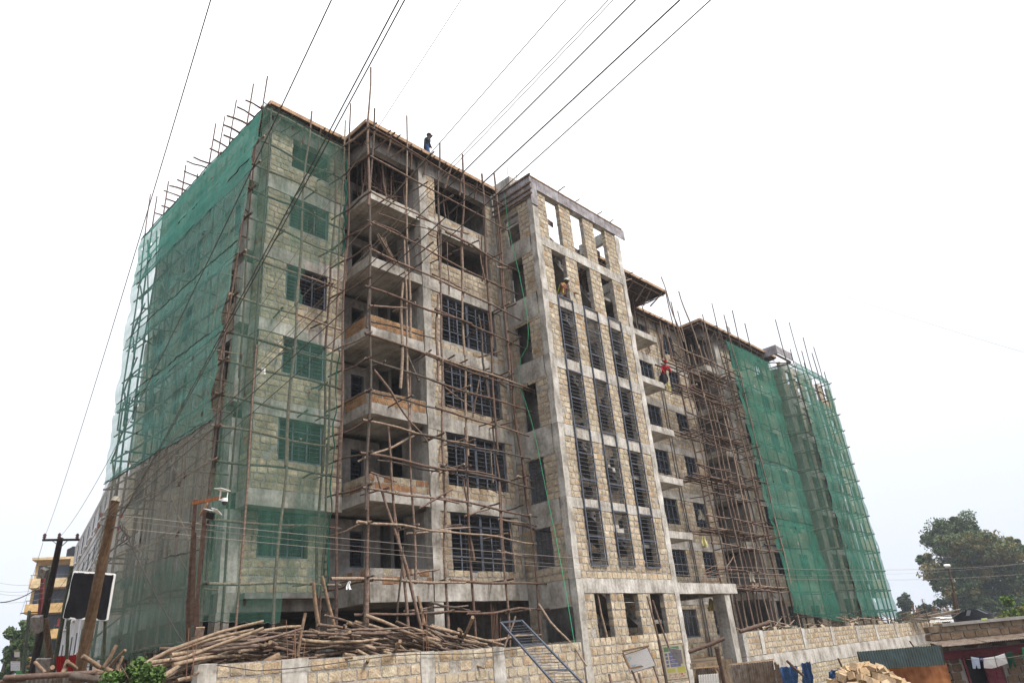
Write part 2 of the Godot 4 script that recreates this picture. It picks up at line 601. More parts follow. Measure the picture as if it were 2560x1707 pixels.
func stair_tower(b: Node, x: float, z: float, near: bool):
	var bands = [[3.73, 4.26], [6.9, 7.3], [9.81, 10.3], [12.81, 13.35], [15.9, 16.43], [18.85, 19.35], [21.81, 22.4]]
	var W = 6.95
	var slits = [[1.02, 1.98], [2.88, 3.83], [4.75, 5.7]]
	var base = z - 2.45
	var Z = Vector3(0, 0, 1)
	# storeys between the ring beams
	for k in 7:
		var y0 = bands[k - 1][1] if k else GROUND
		var y1 = bands[k][0]
		var sill = [2.05, 4.72, 7.3, 10.3, 13.35, 16.43, 19.35][k]
		var ops = []
		for s in slits: ops.append(rect(s[0] - 0.33, sill - y0, s[1] - 0.33, y1 - y0 + 0.1))
		masonry(b, Vector3(x + 0.33, y0, z), Z, W - 0.66, y1 - y0, ops, {"single": near, "ch": 0.3 if k == 0 else 0.255, "bl": 0.36})
		# left face, from the recess to the corner column
		var lo = [[2.1, 3.3], [4.8, 6.3], [7.3, 9.1], [10.3, 12.42], [13.35, 15.25], [16.43, 18.5], [19.45, 20.95]][k]
		var l0 = 0.62 if k else 0.65
		var l1 = 1.5 if k else 2.2
		masonry(b, Vector3(x, y0, base), Vector3(-1, 0, 0), 2.45 - 0.26, y1 - y0, [rect(l0, lo[0] - y0, l1, lo[1] - y0)] if near else [], {"single": near, "ch": 0.3 if k == 0 else 0.255})
		if k in [1, 2] and near: window(b, Vector3(x, lo[0], base), Vector3(-1, 0, 0), l0 + 0.02, 0.02, l1 - l0 - 0.04, lo[1] - lo[0] - 0.04, [], [0.72], 0.15)
		# deep side beam, set in front of the stones
		if k < 6: cast(b, "beam", Vector3(x - 0.03, lo[1] + 0.02 if near else bands[k][0], base + 0.05), Vector3(x + 0.24, bands[k][1], z - 0.35), M.concrete)
		# ring beam on the front and on the far side
		cast(b, "beam", Vector3(x + 0.3, bands[k][0], z - 0.25), Vector3(x + W - 0.3, bands[k][1], z + 0.03), M.pale_concrete)
		cast(b, "beam", Vector3(x + W - 0.27, bands[k][0], base + 0.05), Vector3(x + W - 0.02, bands[k][1], z - 0.4), M.concrete)
		if k in [0, 1, 2, 3, 4, 5]:
			masonry(b, Vector3(x + W - 0.03, y0, z - 0.42), Vector3(1, 0, 0), 1.7, y1 - y0, [], {"ch": 0.3})
		if near and k > 2: span(b, "inner_wall", Vector3(x + 0.95, y0, base), Vector3(x + 1.1, y1, z - 0.9), M.plaster)  # added partition, blocks the bright sky behind the left-face openings
		# landing and a flight of stairs behind the slits
		if k < 6:
			span(b, "landing", Vector3(x + 0.25, bands[k][1] - 0.16, base - 1.8), Vector3(x + 2.2, bands[k][1] - 0.01, z - 0.26), M.plaster)
			span(b, "landing", Vector3(x + 4.9, bands[k][1] - 1.7, base - 1.8), Vector3(x + W - 0.28, bands[k][1] - 1.55, z - 0.26), M.plaster)
			for d in 2:
				var mb = MB.new()
				var za = z - 1.5 if d == 0 else base - 0.9
				var a = Vector3(x + 2.15, bands[k][1] - 0.1, za) if d == 0 else Vector3(x + 2.15, bands[k][1] - 0.1 - 3.05, za)
				var e = Vector3(x + 4.95, bands[k][1] - 1.63, za)
				mb.bar(a, e, 1.25, 0.22)
				for q in 9:
					var t = (q + 0.5) / 9.0
					mb.box(Transform3D(Basis(), a.lerp(e, t) + Vector3(0, 0.16, 0)), Vector3(0.3, 0.16, 1.25))
				put(b, "stair_flight", mb, M.plaster)
	# corner columns, roughly cast storey by storey
	for k in 8:
		var y0 = [GROUND, 4.26, 7.3, 10.3, 13.35, 16.43, 19.35, 22.4][k]
		if k == 7: break
		var y1 = [4.26, 7.3, 10.3, 13.35, 16.43, 19.35, 21.75][k]
		var e = rg.randf_range(-0.04, 0.05)
		cast(b, "column", Vector3(x - 0.035, y0 + 0.003, z - 0.27), Vector3(x + 0.34 + e, y1 - 0.003, z + 0.04), M.pale_concrete if k % 2 else M.concrete, 0.3, 0.02)
		cast(b, "column", Vector3(x + W - 0.36 + e, y0 + 0.003, z - 0.27), Vector3(x + W, y1 - 0.003, z + 0.04), M.pale_concrete, 0.3, 0.02)
	if not near:
		span(b, "inner_wall", Vector3(x, YARD, base - 2.2), Vector3(x + W, 19.0, base - 2.0), M.plaster)
		return
	span(b, "inner_wall", Vector3(x, YARD, base - 2.2), Vector3(x + W, 18.85, base - 2.0), M.plaster)
	for s in slits:
		slit_grille(b, z + 0.075, x + s[0] - 0.04, 1.06, 4.72, 16.43, [4.745, 5.83, 6.94, 8.07, 9.17, 10.34, 11.57, 12.81, 14.01, 15.21, 16.405], [[6.94, 7.35], [9.8, 10.34], [12.81, 13.35], [15.9, 16.43]])
	# formwork still on the top ring beam
	for q in [[x - 0.12, x + 0.35], [x + 0.37, x + 2.6], [x + 2.62, x + 4.9], [x + 4.92, x + W + 0.55]]:
		span(b, "formwork_panel", Vector3(q[0], 21.83 if q[0] > x else 20.9, z + 0.05), Vector3(q[1], 22.42, z + 0.09), M.form_ply)
	span(b, "formwork_rail", Vector3(x - 0.16, 22.425, z - 0.3), Vector3(x + W + 0.35, 22.48, z + 0.12), M.sawn)
	span(b, "formwork_panel", Vector3(x - 0.12, 21.3, base + 0.1), Vector3(x - 0.085, 22.45, z + 0.04), M.form_ply)
	for y in [21.35, 21.62, 21.95, 22.42]:
		span(b, "formwork_rail", Vector3(x - 0.2, y, base - 0.05), Vector3(x - 0.125, y + 0.07, z + 0.2), M.plank)
	for q in [[2.0, 0.5], [3.4, 0.3], [5.2, 0.35], [6.3, 0.25]]:
		stick(b, "batten", Vector3(x + q[0], 22.45, z - 0.5), Vector3(x + q[0] + 0.1, 22.62, z + q[1]), 0.035)
	stick(b, "prop", Vector3(x + 6.5, 19.0, z - 1.4), Vector3(x + 8.8, 20.25, z - 0.7), 0.05, M.wood2)
	for s in 3:
		for q in 2: stick(b, "prop", Vector3(x + slits[s][0] + 0.3 + q * 0.35, 16.45, z - 0.6 - q * 0.4), Vector3(x + slits[s][0] + 0.5 + q * 0.2, 18.8, z - 0.5 - q * 0.3), 0.04)
	stick(b, "prop", Vector3(x + 1.6, 2.0, z - 0.1), Vector3(x + 1.35, 3.7, z - 0.1), 0.05, M.wood2)
	# boards, pieces of shuttering and rubble seen through the top slits
	for q in [[1.1, 21.0, 0.28], [2.9, 20.0, 0.5], [4.8, 20.7, 0.35], [4.9, 19.6, 0.2]]:
		var mb = MB.new()
		mb.bar(Vector3(x + q[0], q[1], z - 0.5), Vector3(x + q[0] + 1.0, q[1] - 0.1, z - 0.55), 0.05, q[2])
		put(b, "shutter_board", mb, M.plywood)
	# a dark sloping stair slab under the open top storey
	var sl = MB.new()
	sl.bar(Vector3(x + 0.6, 20.9, z - 1.6), Vector3(x + 4.2, 19.3, z - 1.6), 1.6, 0.18)
	put(b, "stair_flight", sl, M.plaster)


# cantilevered balcony slab with an upstand of new orange stones
func parapet(b: Node, a: Vector3, n: Vector3, w: float, rows: int, pal: int, gap := 0.0):
	masonry(b, a, n, w, rows * 0.25, [], {"th": 0.17, "pal": pal, "bl": 0.38, "ch": 0.25, "tight": true, "gap": gap, "called": "parapet"})


func build_block():
	var b = thing("unfinished_building", "tall unfinished stone and concrete block wrapped in pole scaffolding and nets", "building", Vector3(21.6, GROUND, -22))
	var Z = Vector3(0, 0, 1)
	var X = Vector3(-1, 0, 0)
	# --- main front between the corner balcony and the stair tower, z = -19.85
	var zf = -19.85
	for k in 6:
		var y0 = FLOORS[k]
		var y1 = BEAMS[k + 1]
		var sill = [4.74, 7.81, 10.95, 13.87, 17.6, 20.05][k]
		masonry(b, Vector3(17.25, y0, zf), Z, 4.2, y1 - y0, [rect(0.55, sill - y0, 3.75, y1 - y0 + 0.1)], {"single": k < 3})
		if k < 4:
			window(b, Vector3(17.25, sill, zf), Z, 0.57, 0.02, 3.16, y1 - sill - 0.04, [0.155, 0.3, 0.48, 0.5, 0.66, 0.82], [0.25, 0.78], 0.17)
		cast(b, "column", Vector3(16.85, y0 + 0.003, zf - 0.38), Vector3(17.27, y1 - 0.003, zf + 0.035), M.concrete, 0.3, 0.016)
		cast(b, "column", Vector3(21.4, y0 + 0.003, zf - 0.25), Vector3(21.58, y1 - 0.003, zf + 0.03), M.concrete)
		# balcony: inner wall, back wall with a barred window, floor slab with a deep edge
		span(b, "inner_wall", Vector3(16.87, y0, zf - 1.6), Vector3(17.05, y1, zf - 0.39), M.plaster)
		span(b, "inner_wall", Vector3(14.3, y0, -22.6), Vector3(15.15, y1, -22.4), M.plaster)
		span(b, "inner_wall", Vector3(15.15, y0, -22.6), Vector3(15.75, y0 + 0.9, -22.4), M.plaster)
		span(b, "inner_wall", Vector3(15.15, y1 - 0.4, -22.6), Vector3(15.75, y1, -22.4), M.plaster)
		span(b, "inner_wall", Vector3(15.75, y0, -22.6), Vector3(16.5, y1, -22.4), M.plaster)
		if k < 3: window(b, Vector3(15.15, y0 + 0.9, -22.4), Z, 0.01, 0.01, 0.58, y1 - y0 - 1.32, [], [0.7], 0.16)
	for k in 6:
		var y0 = BEAMS[k]
		cast(b, "beam", Vector3(16.86, y0, zf - 0.3), Vector3(21.58, FLOORS[k] + 0.02, zf + 0.045), M.concrete)
		cast(b, "balcony_slab", Vector3(14.2, FLOORS[k] - (0.42 if k else 0.55), -22.35), Vector3(16.84, FLOORS[k], zf), M.concrete, 0.4, 0.014)
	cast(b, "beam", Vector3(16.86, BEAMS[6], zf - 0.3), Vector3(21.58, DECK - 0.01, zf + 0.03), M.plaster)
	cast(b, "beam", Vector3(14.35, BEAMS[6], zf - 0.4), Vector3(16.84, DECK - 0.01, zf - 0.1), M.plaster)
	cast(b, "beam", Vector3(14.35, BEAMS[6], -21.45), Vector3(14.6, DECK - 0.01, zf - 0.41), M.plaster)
	# parapets on the lower balconies
	for q in [[0, 2, 2, 0.3], [1, 2, 2, 0.06], [2, 2, 1, 0.0], [3, 2, 1, 0.0]]:
		parapet(b, Vector3(14.22, FLOORS[q[0]] + 0.003, zf - 0.02), Z, 2.6, q[1], q[2], q[3])
		parapet(b, Vector3(14.22, FLOORS[q[0]] + 0.003, -21.45), X, 1.4, q[1], q[2], q[3])
	# --- left bay, z = -21.5 from the second floor up, set back to -22.3 below
	for k in 6:
		var y0 = FLOORS[k] + 0.02
		var y1 = BEAMS[k + 1]
		var zb = -21.5 if k else -22.3
		var sill = [5.42, 8.45, 11.6, 14.5, 17.7, 20.55][k]
		var x0 = 10.72 if k else 10.92
		masonry(b, Vector3(x0, y0, zb), Z, 14.18 - x0, y1 - y0, [rect((11.66 if k else 11.54) - x0, sill - y0, (13.38 if k else 13.37) - x0, y1 - y0 + 0.1)], {"pal": 4})
		if k < 5:
			window(b, Vector3(x0, sill, zb), Z, 0.96 if k else 0.64, 0.02, 1.68, y1 - sill - 0.04, [0.33, 0.66], [0.74], 0.15)
		if k:
			masonry(b, Vector3(10.72, y0, -22.28), X, 0.76, y1 - y0, [], {"pal": 4})
			masonry(b, Vector3(14.18, y0, -21.52), Vector3(1, 0, 0), 0.9, y1 - y0, [], {"pal": 4})
		cast(b, "column", Vector3(10.35, y0, -22.72), Vector3(10.9 if k == 0 else 10.7, y1, -22.27), M.pale_concrete, 0.35, 0.015)
	for k in 7:
		var zb = -21.47 if k else -22.27
		var top = FLOORS[k] + 0.02 if k < 6 else DECK - 0.01
		cast(b, "beam", Vector3(10.68 if k else 10.35, BEAMS[k], zb - 0.3), Vector3(14.19, top, zb), M.concrete)
		if k: cast(b, "beam", Vector3(10.68, BEAMS[k], -22.26), Vector3(10.95, top, zb - 0.31), M.concrete)
		if k == 1: span(b, "floor_slab", Vector3(10.97, BEAMS[1] + 0.05, -22.3), Vector3(14.15, BEAMS[1] + 0.2, -21.8), M.concrete)
		# --- left side, x = 10.35
		cast(b, "beam", Vector3(10.32, BEAMS[k], -31.2), Vector3(10.6, top, -22.74), M.concrete)
	for k in 6:
		var y0 = FLOORS[k] + 0.02
		var y1 = BEAMS[k + 1]
		for s in [[-25.4, -22.75, [[1.92, 2.5]]], [-28.4, -25.75, [[0.8, 2.0]]], [-31.1, -28.75, [[0.6, 1.7]]]]:
			var ops = []
			for q in s[2]: ops.append(rect(q[0], y1 - y0 - 1.5, q[1], y1 - y0 + 0.1))
			masonry(b, Vector3(10.35, y0, s[0]), X, s[1] - s[0], y1 - y0, ops, {"pal": 4})
			for q in s[2]: window(b, Vector3(10.35, y1 - 1.5, s[0]), X, q[0] + 0.02, 0.02, q[1] - q[0] - 0.04, 1.46, [] if q[1] - q[0] < 0.8 else [0.5], [0.74], 0.15)
			cast(b, "column", Vector3(10.33, y0, s[0] - 0.34), Vector3(10.62, y1, s[0] - 0.002), M.concrete)
	# ground floor: open, on columns
	for p in [[10.55, -22.5], [17.05, -20.05], [10.55, -25.6], [10.55, -28.6], [10.55, -31.0], [14.2, -25.5], [18, -25.5], [14.4, -22.5]]:
		cast(b, "column", Vector3(p[0] - 0.22, YARD, p[1] - 0.22), Vector3(p[0] + 0.22, BEAMS[0] - 0.003, p[1] + 0.22), M.concrete)
	span(b, "inner_wall", Vector3(21.55, YARD, -27.0), Vector3(28.5, FLOORS[0] - 0.21, -26.8), M.plaster)
	span(b, "inner_wall", Vector3(21.3, YARD, -31.1), Vector3(21.5, FLOORS[0] - 0.21, -21.5), M.plaster)
	span(b, "rear_wall", Vector3(10.62, YARD, -31.4), Vector3(21.5, DECK - 0.02, -31.2), M.plaster)
	# floor slabs and a partition deep inside, which keep the rooms dark
	for k in 6:
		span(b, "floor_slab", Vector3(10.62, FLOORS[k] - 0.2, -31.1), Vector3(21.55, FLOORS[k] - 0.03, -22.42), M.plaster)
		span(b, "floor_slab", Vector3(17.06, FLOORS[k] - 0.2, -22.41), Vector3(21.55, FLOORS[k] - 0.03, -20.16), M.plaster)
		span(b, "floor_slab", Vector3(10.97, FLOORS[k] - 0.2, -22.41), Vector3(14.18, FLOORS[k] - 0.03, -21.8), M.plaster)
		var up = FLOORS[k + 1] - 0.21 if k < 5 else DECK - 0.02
		# cross walls between the rooms, added to make each room darker
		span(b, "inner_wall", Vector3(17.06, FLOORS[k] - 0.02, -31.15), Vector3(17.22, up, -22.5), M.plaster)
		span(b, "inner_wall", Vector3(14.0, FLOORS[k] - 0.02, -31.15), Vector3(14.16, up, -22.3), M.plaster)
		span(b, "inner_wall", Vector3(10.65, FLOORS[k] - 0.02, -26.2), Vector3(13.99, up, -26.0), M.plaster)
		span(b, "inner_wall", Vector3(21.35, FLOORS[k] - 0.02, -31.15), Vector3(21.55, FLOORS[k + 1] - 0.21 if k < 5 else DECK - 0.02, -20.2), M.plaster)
	# --- stair tower in front
	stair_tower(b, 21.62, -17.4, true)
	# lift core rising above the roof
	cast(b, "lift_core", Vector3(25.5, 19.0, -24.6), Vector3(27.4, 27.1, -22), M.concrete, 0.4, 0.02)
	for q in [[25.55, -22.1, 0.9], [26.3, -22.1, 1.1], [25.6, -23.2, 1.2], [25.6, -24.1, 0.8], [27.2, -22.2, 1.0]]:
		stick(b, "rebar", Vector3(q[0], 27.0, q[1]), Vector3(q[0], 27.1 + q[2], q[1]), 0.02, M.rebar)
	# --- right of the tower: recessed balconies at z = -21.2, windows on z = -23.2
	for k in 6:
		var y0 = FLOORS[k]
		var y1 = BEAMS[k + 1]
		cast(b, "balcony_slab", Vector3(28.6, FLOORS[k] - 0.36, -23.15), Vector3(37.4, FLOORS[k] + 0.02, -21.2), M.pale_concrete, 0.5, 0.014)
		masonry(b, Vector3(28.6, y0, -23.2), Z, 16.0, y1 - y0, [rect(9.5, y1 - y0 - 1.6, 11.1, y1 - y0 + 0.1), rect(13.1, y1 - y0 - 1.6, 14.5, y1 - y0 + 0.1)])
		for q in [[9.52, 1.56], [13.12, 1.36]]:
			window(b, Vector3(28.6, y1 - 1.6, -23.2), Z, q[0], 0.02, q[1], 1.56, [0.33, 0.66], [0.22, 0.76], 0.15)
		cast(b, "beam", Vector3(28.6, y1, -23.45), Vector3(44.5, FLOORS[k + 1] - 0.37 if k < 5 else DECK - 0.01, -23.17), M.concrete)
		cast(b, "beam", Vector3(37.42, y0 - 0.36, -23.44), Vector3(44.5, y0 - 0.002, -23.18), M.concrete)
		span(b, "inner_wall", Vector3(28.6, y0, -25.4), Vector3(44.5, y1 + 0.25, -25.2), M.plaster)
		span(b, "floor_slab", Vector3(28.6, y1 + 0.25, -25.19), Vector3(44.5, y1 + 0.35, -23.46), M.plaster)
	span(b, "inner_wall", Vector3(44.25, YARD, -25.19), Vector3(44.4, DECK - 0.02, -23.47), M.plaster)
	span(b, "inner_wall", Vector3(28.6, YARD, -25.4), Vector3(44.2, 4.0, -25.2), M.plaster)
	cast(b, "beam", Vector3(28.6, BEAMS[0], -23.45), Vector3(44.5, FLOORS[0] - 0.37, -23.17), M.concrete)
	masonry(b, Vector3(28.6, YARD, -23.2), Z, 16.0, BEAMS[0] - YARD, [rect(9.5, 1.1, 11.1, 2.6), rect(13.1, 1.1, 14.5, 2.6)])
	for q in [[9.52, 1.56], [13.12, 1.36]]:
		window(b, Vector3(28.6, YARD + 1.1, -23.2), Z, q[0], 0.02, q[1], 1.46, [0.33, 0.66], [0.76], 0.15)
	# rising pipe on the wall between the windows
	for x in [40.2, 40.5]: stick(b, "pipe", Vector3(x, YARD, -23.12), Vector3(x, 19, -23.12), 0.04, M.steel)
	# porch on one heavy column
	cast(b, "porch_beam", Vector3(28.6, 3.7, -17.75), Vector3(33.85, 4.15, -17.36), M.pale_concrete)
	cast(b, "porch_beam", Vector3(33.2, 3.7, -21.0), Vector3(33.83, 4.13, -17.76), M.concrete)
	span(b, "porch_slab", Vector3(28.6, 3.95, -21.15), Vector3(33.19, 4.1, -17.76), M.plaster)
	cast(b, "column", Vector3(32.62, GROUND, -18.05), Vector3(33.1, 3.69, -17.42), M.concrete)
	cast(b, "beam", Vector3(28.6, 0.1, -18.2), Vector3(32.6, 0.55, -17.8), M.plaster)
	span(b, "inner_wall", Vector3(28.6, GROUND, -21.5), Vector3(34.0, 1.6, -21.3), M.plaster)
	# --- right balconies and bay at z = -21.7
	var zr = -21.7
	for k in 6:
		var y0 = FLOORS[k]
		var y1 = BEAMS[k + 1]
		cast(b, "balcony_slab", Vector3(44.5, y0 - 0.42, -24.3), Vector3(46.3, y0, zr), M.concrete, 0.5, 0.014)
		cast(b, "column", Vector3(46.3, y0 + 0.003, zr - 0.45), Vector3(47.1, y1 - 0.003, zr + 0.03), M.concrete)
		cast(b, "beam", Vector3(46.32, BEAMS[k], zr - 0.3), Vector3(55.78, y0 + 0.002, zr + 0.03), M.concrete)
		span(b, "inner_wall", Vector3(46.32, y0, zr - 2.2), Vector3(46.5, y1, zr - 0.46), M.plaster)
		span(b, "inner_wall", Vector3(44.5, y0 - 0.05, -24.4), Vector3(55.7, FLOORS[k + 1] - 0.06 if k < 5 else DECK - 0.02, -24.2), M.plaster)
		span(b, "floor_slab", Vector3(46.5, y0 - 0.2, -24.1), Vector3(55.7, y0 - 0.05, zr - 0.31), M.plaster)
		masonry(b, Vector3(47.1, y0 + 0.003, zr), Z, 8.66, y1 - y0, [rect(1.6, y1 - y0 - 1.6, 3.3, y1 - y0 + 0.1), rect(5.6, y1 - y0 - 1.6, 7.0, y1 - y0 + 0.1)], {"pal": 4})
		for q in [[1.62, 1.66], [5.62, 1.36]]:
			window(b, Vector3(47.1, y1 - 1.6, zr), Z, q[0], 0.02, q[1], 1.56, [0.33, 0.66], [0.76], 0.15)
	for q in [[0, 1], [4, 1]]: parapet(b, Vector3(44.52, FLOORS[q[0]] + 0.003, zr - 0.02), Z, 1.75, 2, q[1])
	cast(b, "beam", Vector3(44.6, BEAMS[6], zr - 0.4), Vector3(55.78, DECK - 0.01, zr + 0.02), M.plaster)
	for p in [[47.0, zr - 0.2], [51.5, zr - 0.2], [55.4, zr - 0.2]]:
		cast(b, "column", Vector3(p[0] - 0.25, YARD, p[1] - 0.25), Vector3(p[0] + 0.25, BEAMS[0] - 0.003, p[1] + 0.2), M.concrete)
	span(b, "inner_wall", Vector3(44.5, YARD, -25.6), Vector3(62.7, FLOORS[0] - 0.05, -25.4), M.plaster)
	masonry(b, Vector3(48.6, YARD, zr), Z, 7.1, BEAMS[0] - YARD, [rect(0.3, 0.8, 2.0, 2.5), rect(4.0, 0.8, 5.4, 2.5)], {"pal": 4})
	window(b, Vector3(48.6, YARD + 0.8, zr), Z, 0.32, 0.02, 1.66, 1.66, [0.33, 0.66], [0.76], 0.15)
	stair_tower(b, 55.8, -20.9, false)
	# last bay beyond the far tower
	for k in 6:
		masonry(b, Vector3(63.3, FLOORS[k], -20.8), Z, 3.2, BEAMS[k + 1] - FLOORS[k], [rect(1.0, 0.9, 2.2, 2.4)], {"pal": 4})
		cast(b, "beam", Vector3(63.25, BEAMS[k], -21.1), Vector3(66.5, FLOORS[k], -20.77), M.concrete)
		span(b, "inner_wall", Vector3(63.3, FLOORS[k] - 0.3, -23.4), Vector3(66.5, BEAMS[k + 1] + 0.2, -23.2), M.plaster)
	roof_deck(b)
	finish_bricks(b)
	return b


# timber formwork for the roof slab: soffit boards, joists, edge boards, props
func roof_deck(b: Node):
	var parts = [[10.3, 13.75, -20.9], [13.75, 21.45, -19.35], [28.9, 37.7, -20.1], [37.7, 43.4, -22.6], [43.4, 55.7, -20.9]]
	for q in parts:
		# soffit boards laid edge to edge, each its own piece
		var x = q[0] + 0.002
		while x < q[1] - 0.05:
			var w = minf(1.22, q[1] - x)
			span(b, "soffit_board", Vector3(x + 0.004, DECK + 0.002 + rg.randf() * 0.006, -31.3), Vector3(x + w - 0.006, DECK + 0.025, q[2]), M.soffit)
			x += 1.22
		# edge board along the front, in lengths
		x = q[0]
		while x < q[1] - 0.05:
			var l = minf(rg.randf_range(2.2, 3.6), q[1] - x)
			var dy = rg.randf_range(-0.015, 0.02)
			span(b, "edge_board", Vector3(x + 0.006, DECK - 0.02 + dy, q[2] + 0.001), Vector3(x + l - 0.006, DECK + 0.15 + dy, q[2] + 0.04), M.sawn)
			x += l
		# joists that stick out below the boards
		x = q[0] + 0.3
		while x < q[1]:
			stick(b, "joist", Vector3(x, DECK - 0.05, q[2] - 2.2), Vector3(x + rg.randf_range(-0.1, 0.1), DECK - 0.05, q[2] + rg.randf_range(-0.1, 0.35)), 0.045)
			x += rg.randf_range(0.5, 0.8)
		stick(b, "bearer", Vector3(q[0] + 0.05, DECK - 0.14, q[2] - 0.25), Vector3(q[1], DECK - 0.14, q[2] - 0.2), 0.05, M.wood2)
		stick(b, "bearer", Vector3(q[0] + 0.05, DECK - 0.13, q[2] - 1.2), Vector3(q[1], DECK - 0.13, q[2] - 1.15), 0.05, M.wood1)
	# edge boards on the returns, and the left edge
	for q in [[10.3, -31.3, -20.9], [13.75, -20.86, -19.35], [37.7, -22.56, -20.1], [43.4, -22.56, -20.9]]:
		var out = 0.04 if q[0] == 37.7 else -0.04
		span(b, "edge_board", Vector3(q[0], DECK - 0.02, q[1]), Vector3(q[0] + out, DECK + 0.15, q[2]), M.sawn)
		stick(b, "bearer", Vector3(q[0] - out * 3, DECK - 0.13, q[1]), Vector3(q[0] - out * 3, DECK - 0.13, q[2]), 0.05, M.wood2)
	# joist ends along the left edge
	var z = -21.2
	while z > -31.2:
		stick(b, "joist", Vector3(11.5, DECK - 0.07, z), Vector3(rg.randf_range(9.2, 9.75), DECK - 0.1 + rg.randf_range(-0.08, 0.08), z + rg.randf_range(-0.12, 0.12)), 0.05)
		z -= rg.randf_range(0.45, 0.8)
	# raking struts under the overhang, from beam to deck edge
	for q in [[14.0, 21.4, -19.85, -19.4], [10.7, 13.7, -21.5, -20.95], [29.2, 37.4, -21.2, -20.2], [44.6, 55.5, -21.65, -20.95]]:
		var x = q[0]
		while x < q[1]:
			stick(b, "strut", Vector3(x, rg.randf_range(21.6, 21.9), q[2] + 0.1), Vector3(x + rg.randf_range(-0.2, 0.2), DECK - 0.02, q[3] + rg.randf_range(-0.1, 0.1)), 0.05, M.wood1 if rg.randf() < 0.5 else M.wood2)
			x += rg.randf_range(0.7, 1.3)
	# props under the deck on the open top floor
	for q in [[14.3, 16.7, -20.0, -22.2, 22], [17.9, 20.9, -20.3, -23.0, 12], [29.2, 37.3, -21.3, -22.9, 34], [37.9, 44.2, -22.7, -23.1, 10], [44.6, 46.3, -21.9, -23.8, 14]]:
		for k in q[4]:
			var p = Vector3(rg.randf_range(q[0], q[1]), FLOORS[5], rg.randf_range(q[2], q[3]))
			stick(b, "prop", p, p + Vector3(rg.randf_range(-0.35, 0.35), DECK - 0.1 - FLOORS[5], rg.randf_range(-0.2, 0.2)), rg.randf_range(0.035, 0.055))
	for k in 9:
		var p = Vector3(rg.randf_range(14.3, 16.2), rg.randf_range(20.2, 21.8), rg.randf_range(-21.8, -20.1))
		stick(b, "brace", p, p + Vector3(rg.randf_range(0.8, 1.6), rg.randf_range(-0.7, 0.7), rg.randf_range(-0.5, 0.5)), 0.03)
	# shuttering standing on the far roof
	for q in [[50.5, 0.7, 1.0], [51.3, 0.5, 2.4], [52.2, 1.1, 1.6], [53.4, 0.6, 0.9]]:
		span(b, "formwork_panel", Vector3(q[0], DECK + 0.03, -22.6), Vector3(q[0] + q[1], DECK + q[2], -22.54), M.form_ply)
	span(b, "formwork_panel", Vector3(53.6, 22.2, -21.4), Vector3(53.68, 22.95, -19.9), M.form_ply)
	span(b, "formwork_panel", Vector3(53.7, 22.3, -20.0), Vector3(56.6, 22.95, -19.94), M.form_ply)
	span(b, "formwork_rail", Vector3(53.5, 22.15, -20.2), Vector3(56.4, 22.25, -20.05), M.plank)


# ---------- scaffolding ----------
func lean(y: float) -> float:
	return lerpf(9.08, 9.9, clampf((y - 10.5) / 11.5, 0.0, 1.1))


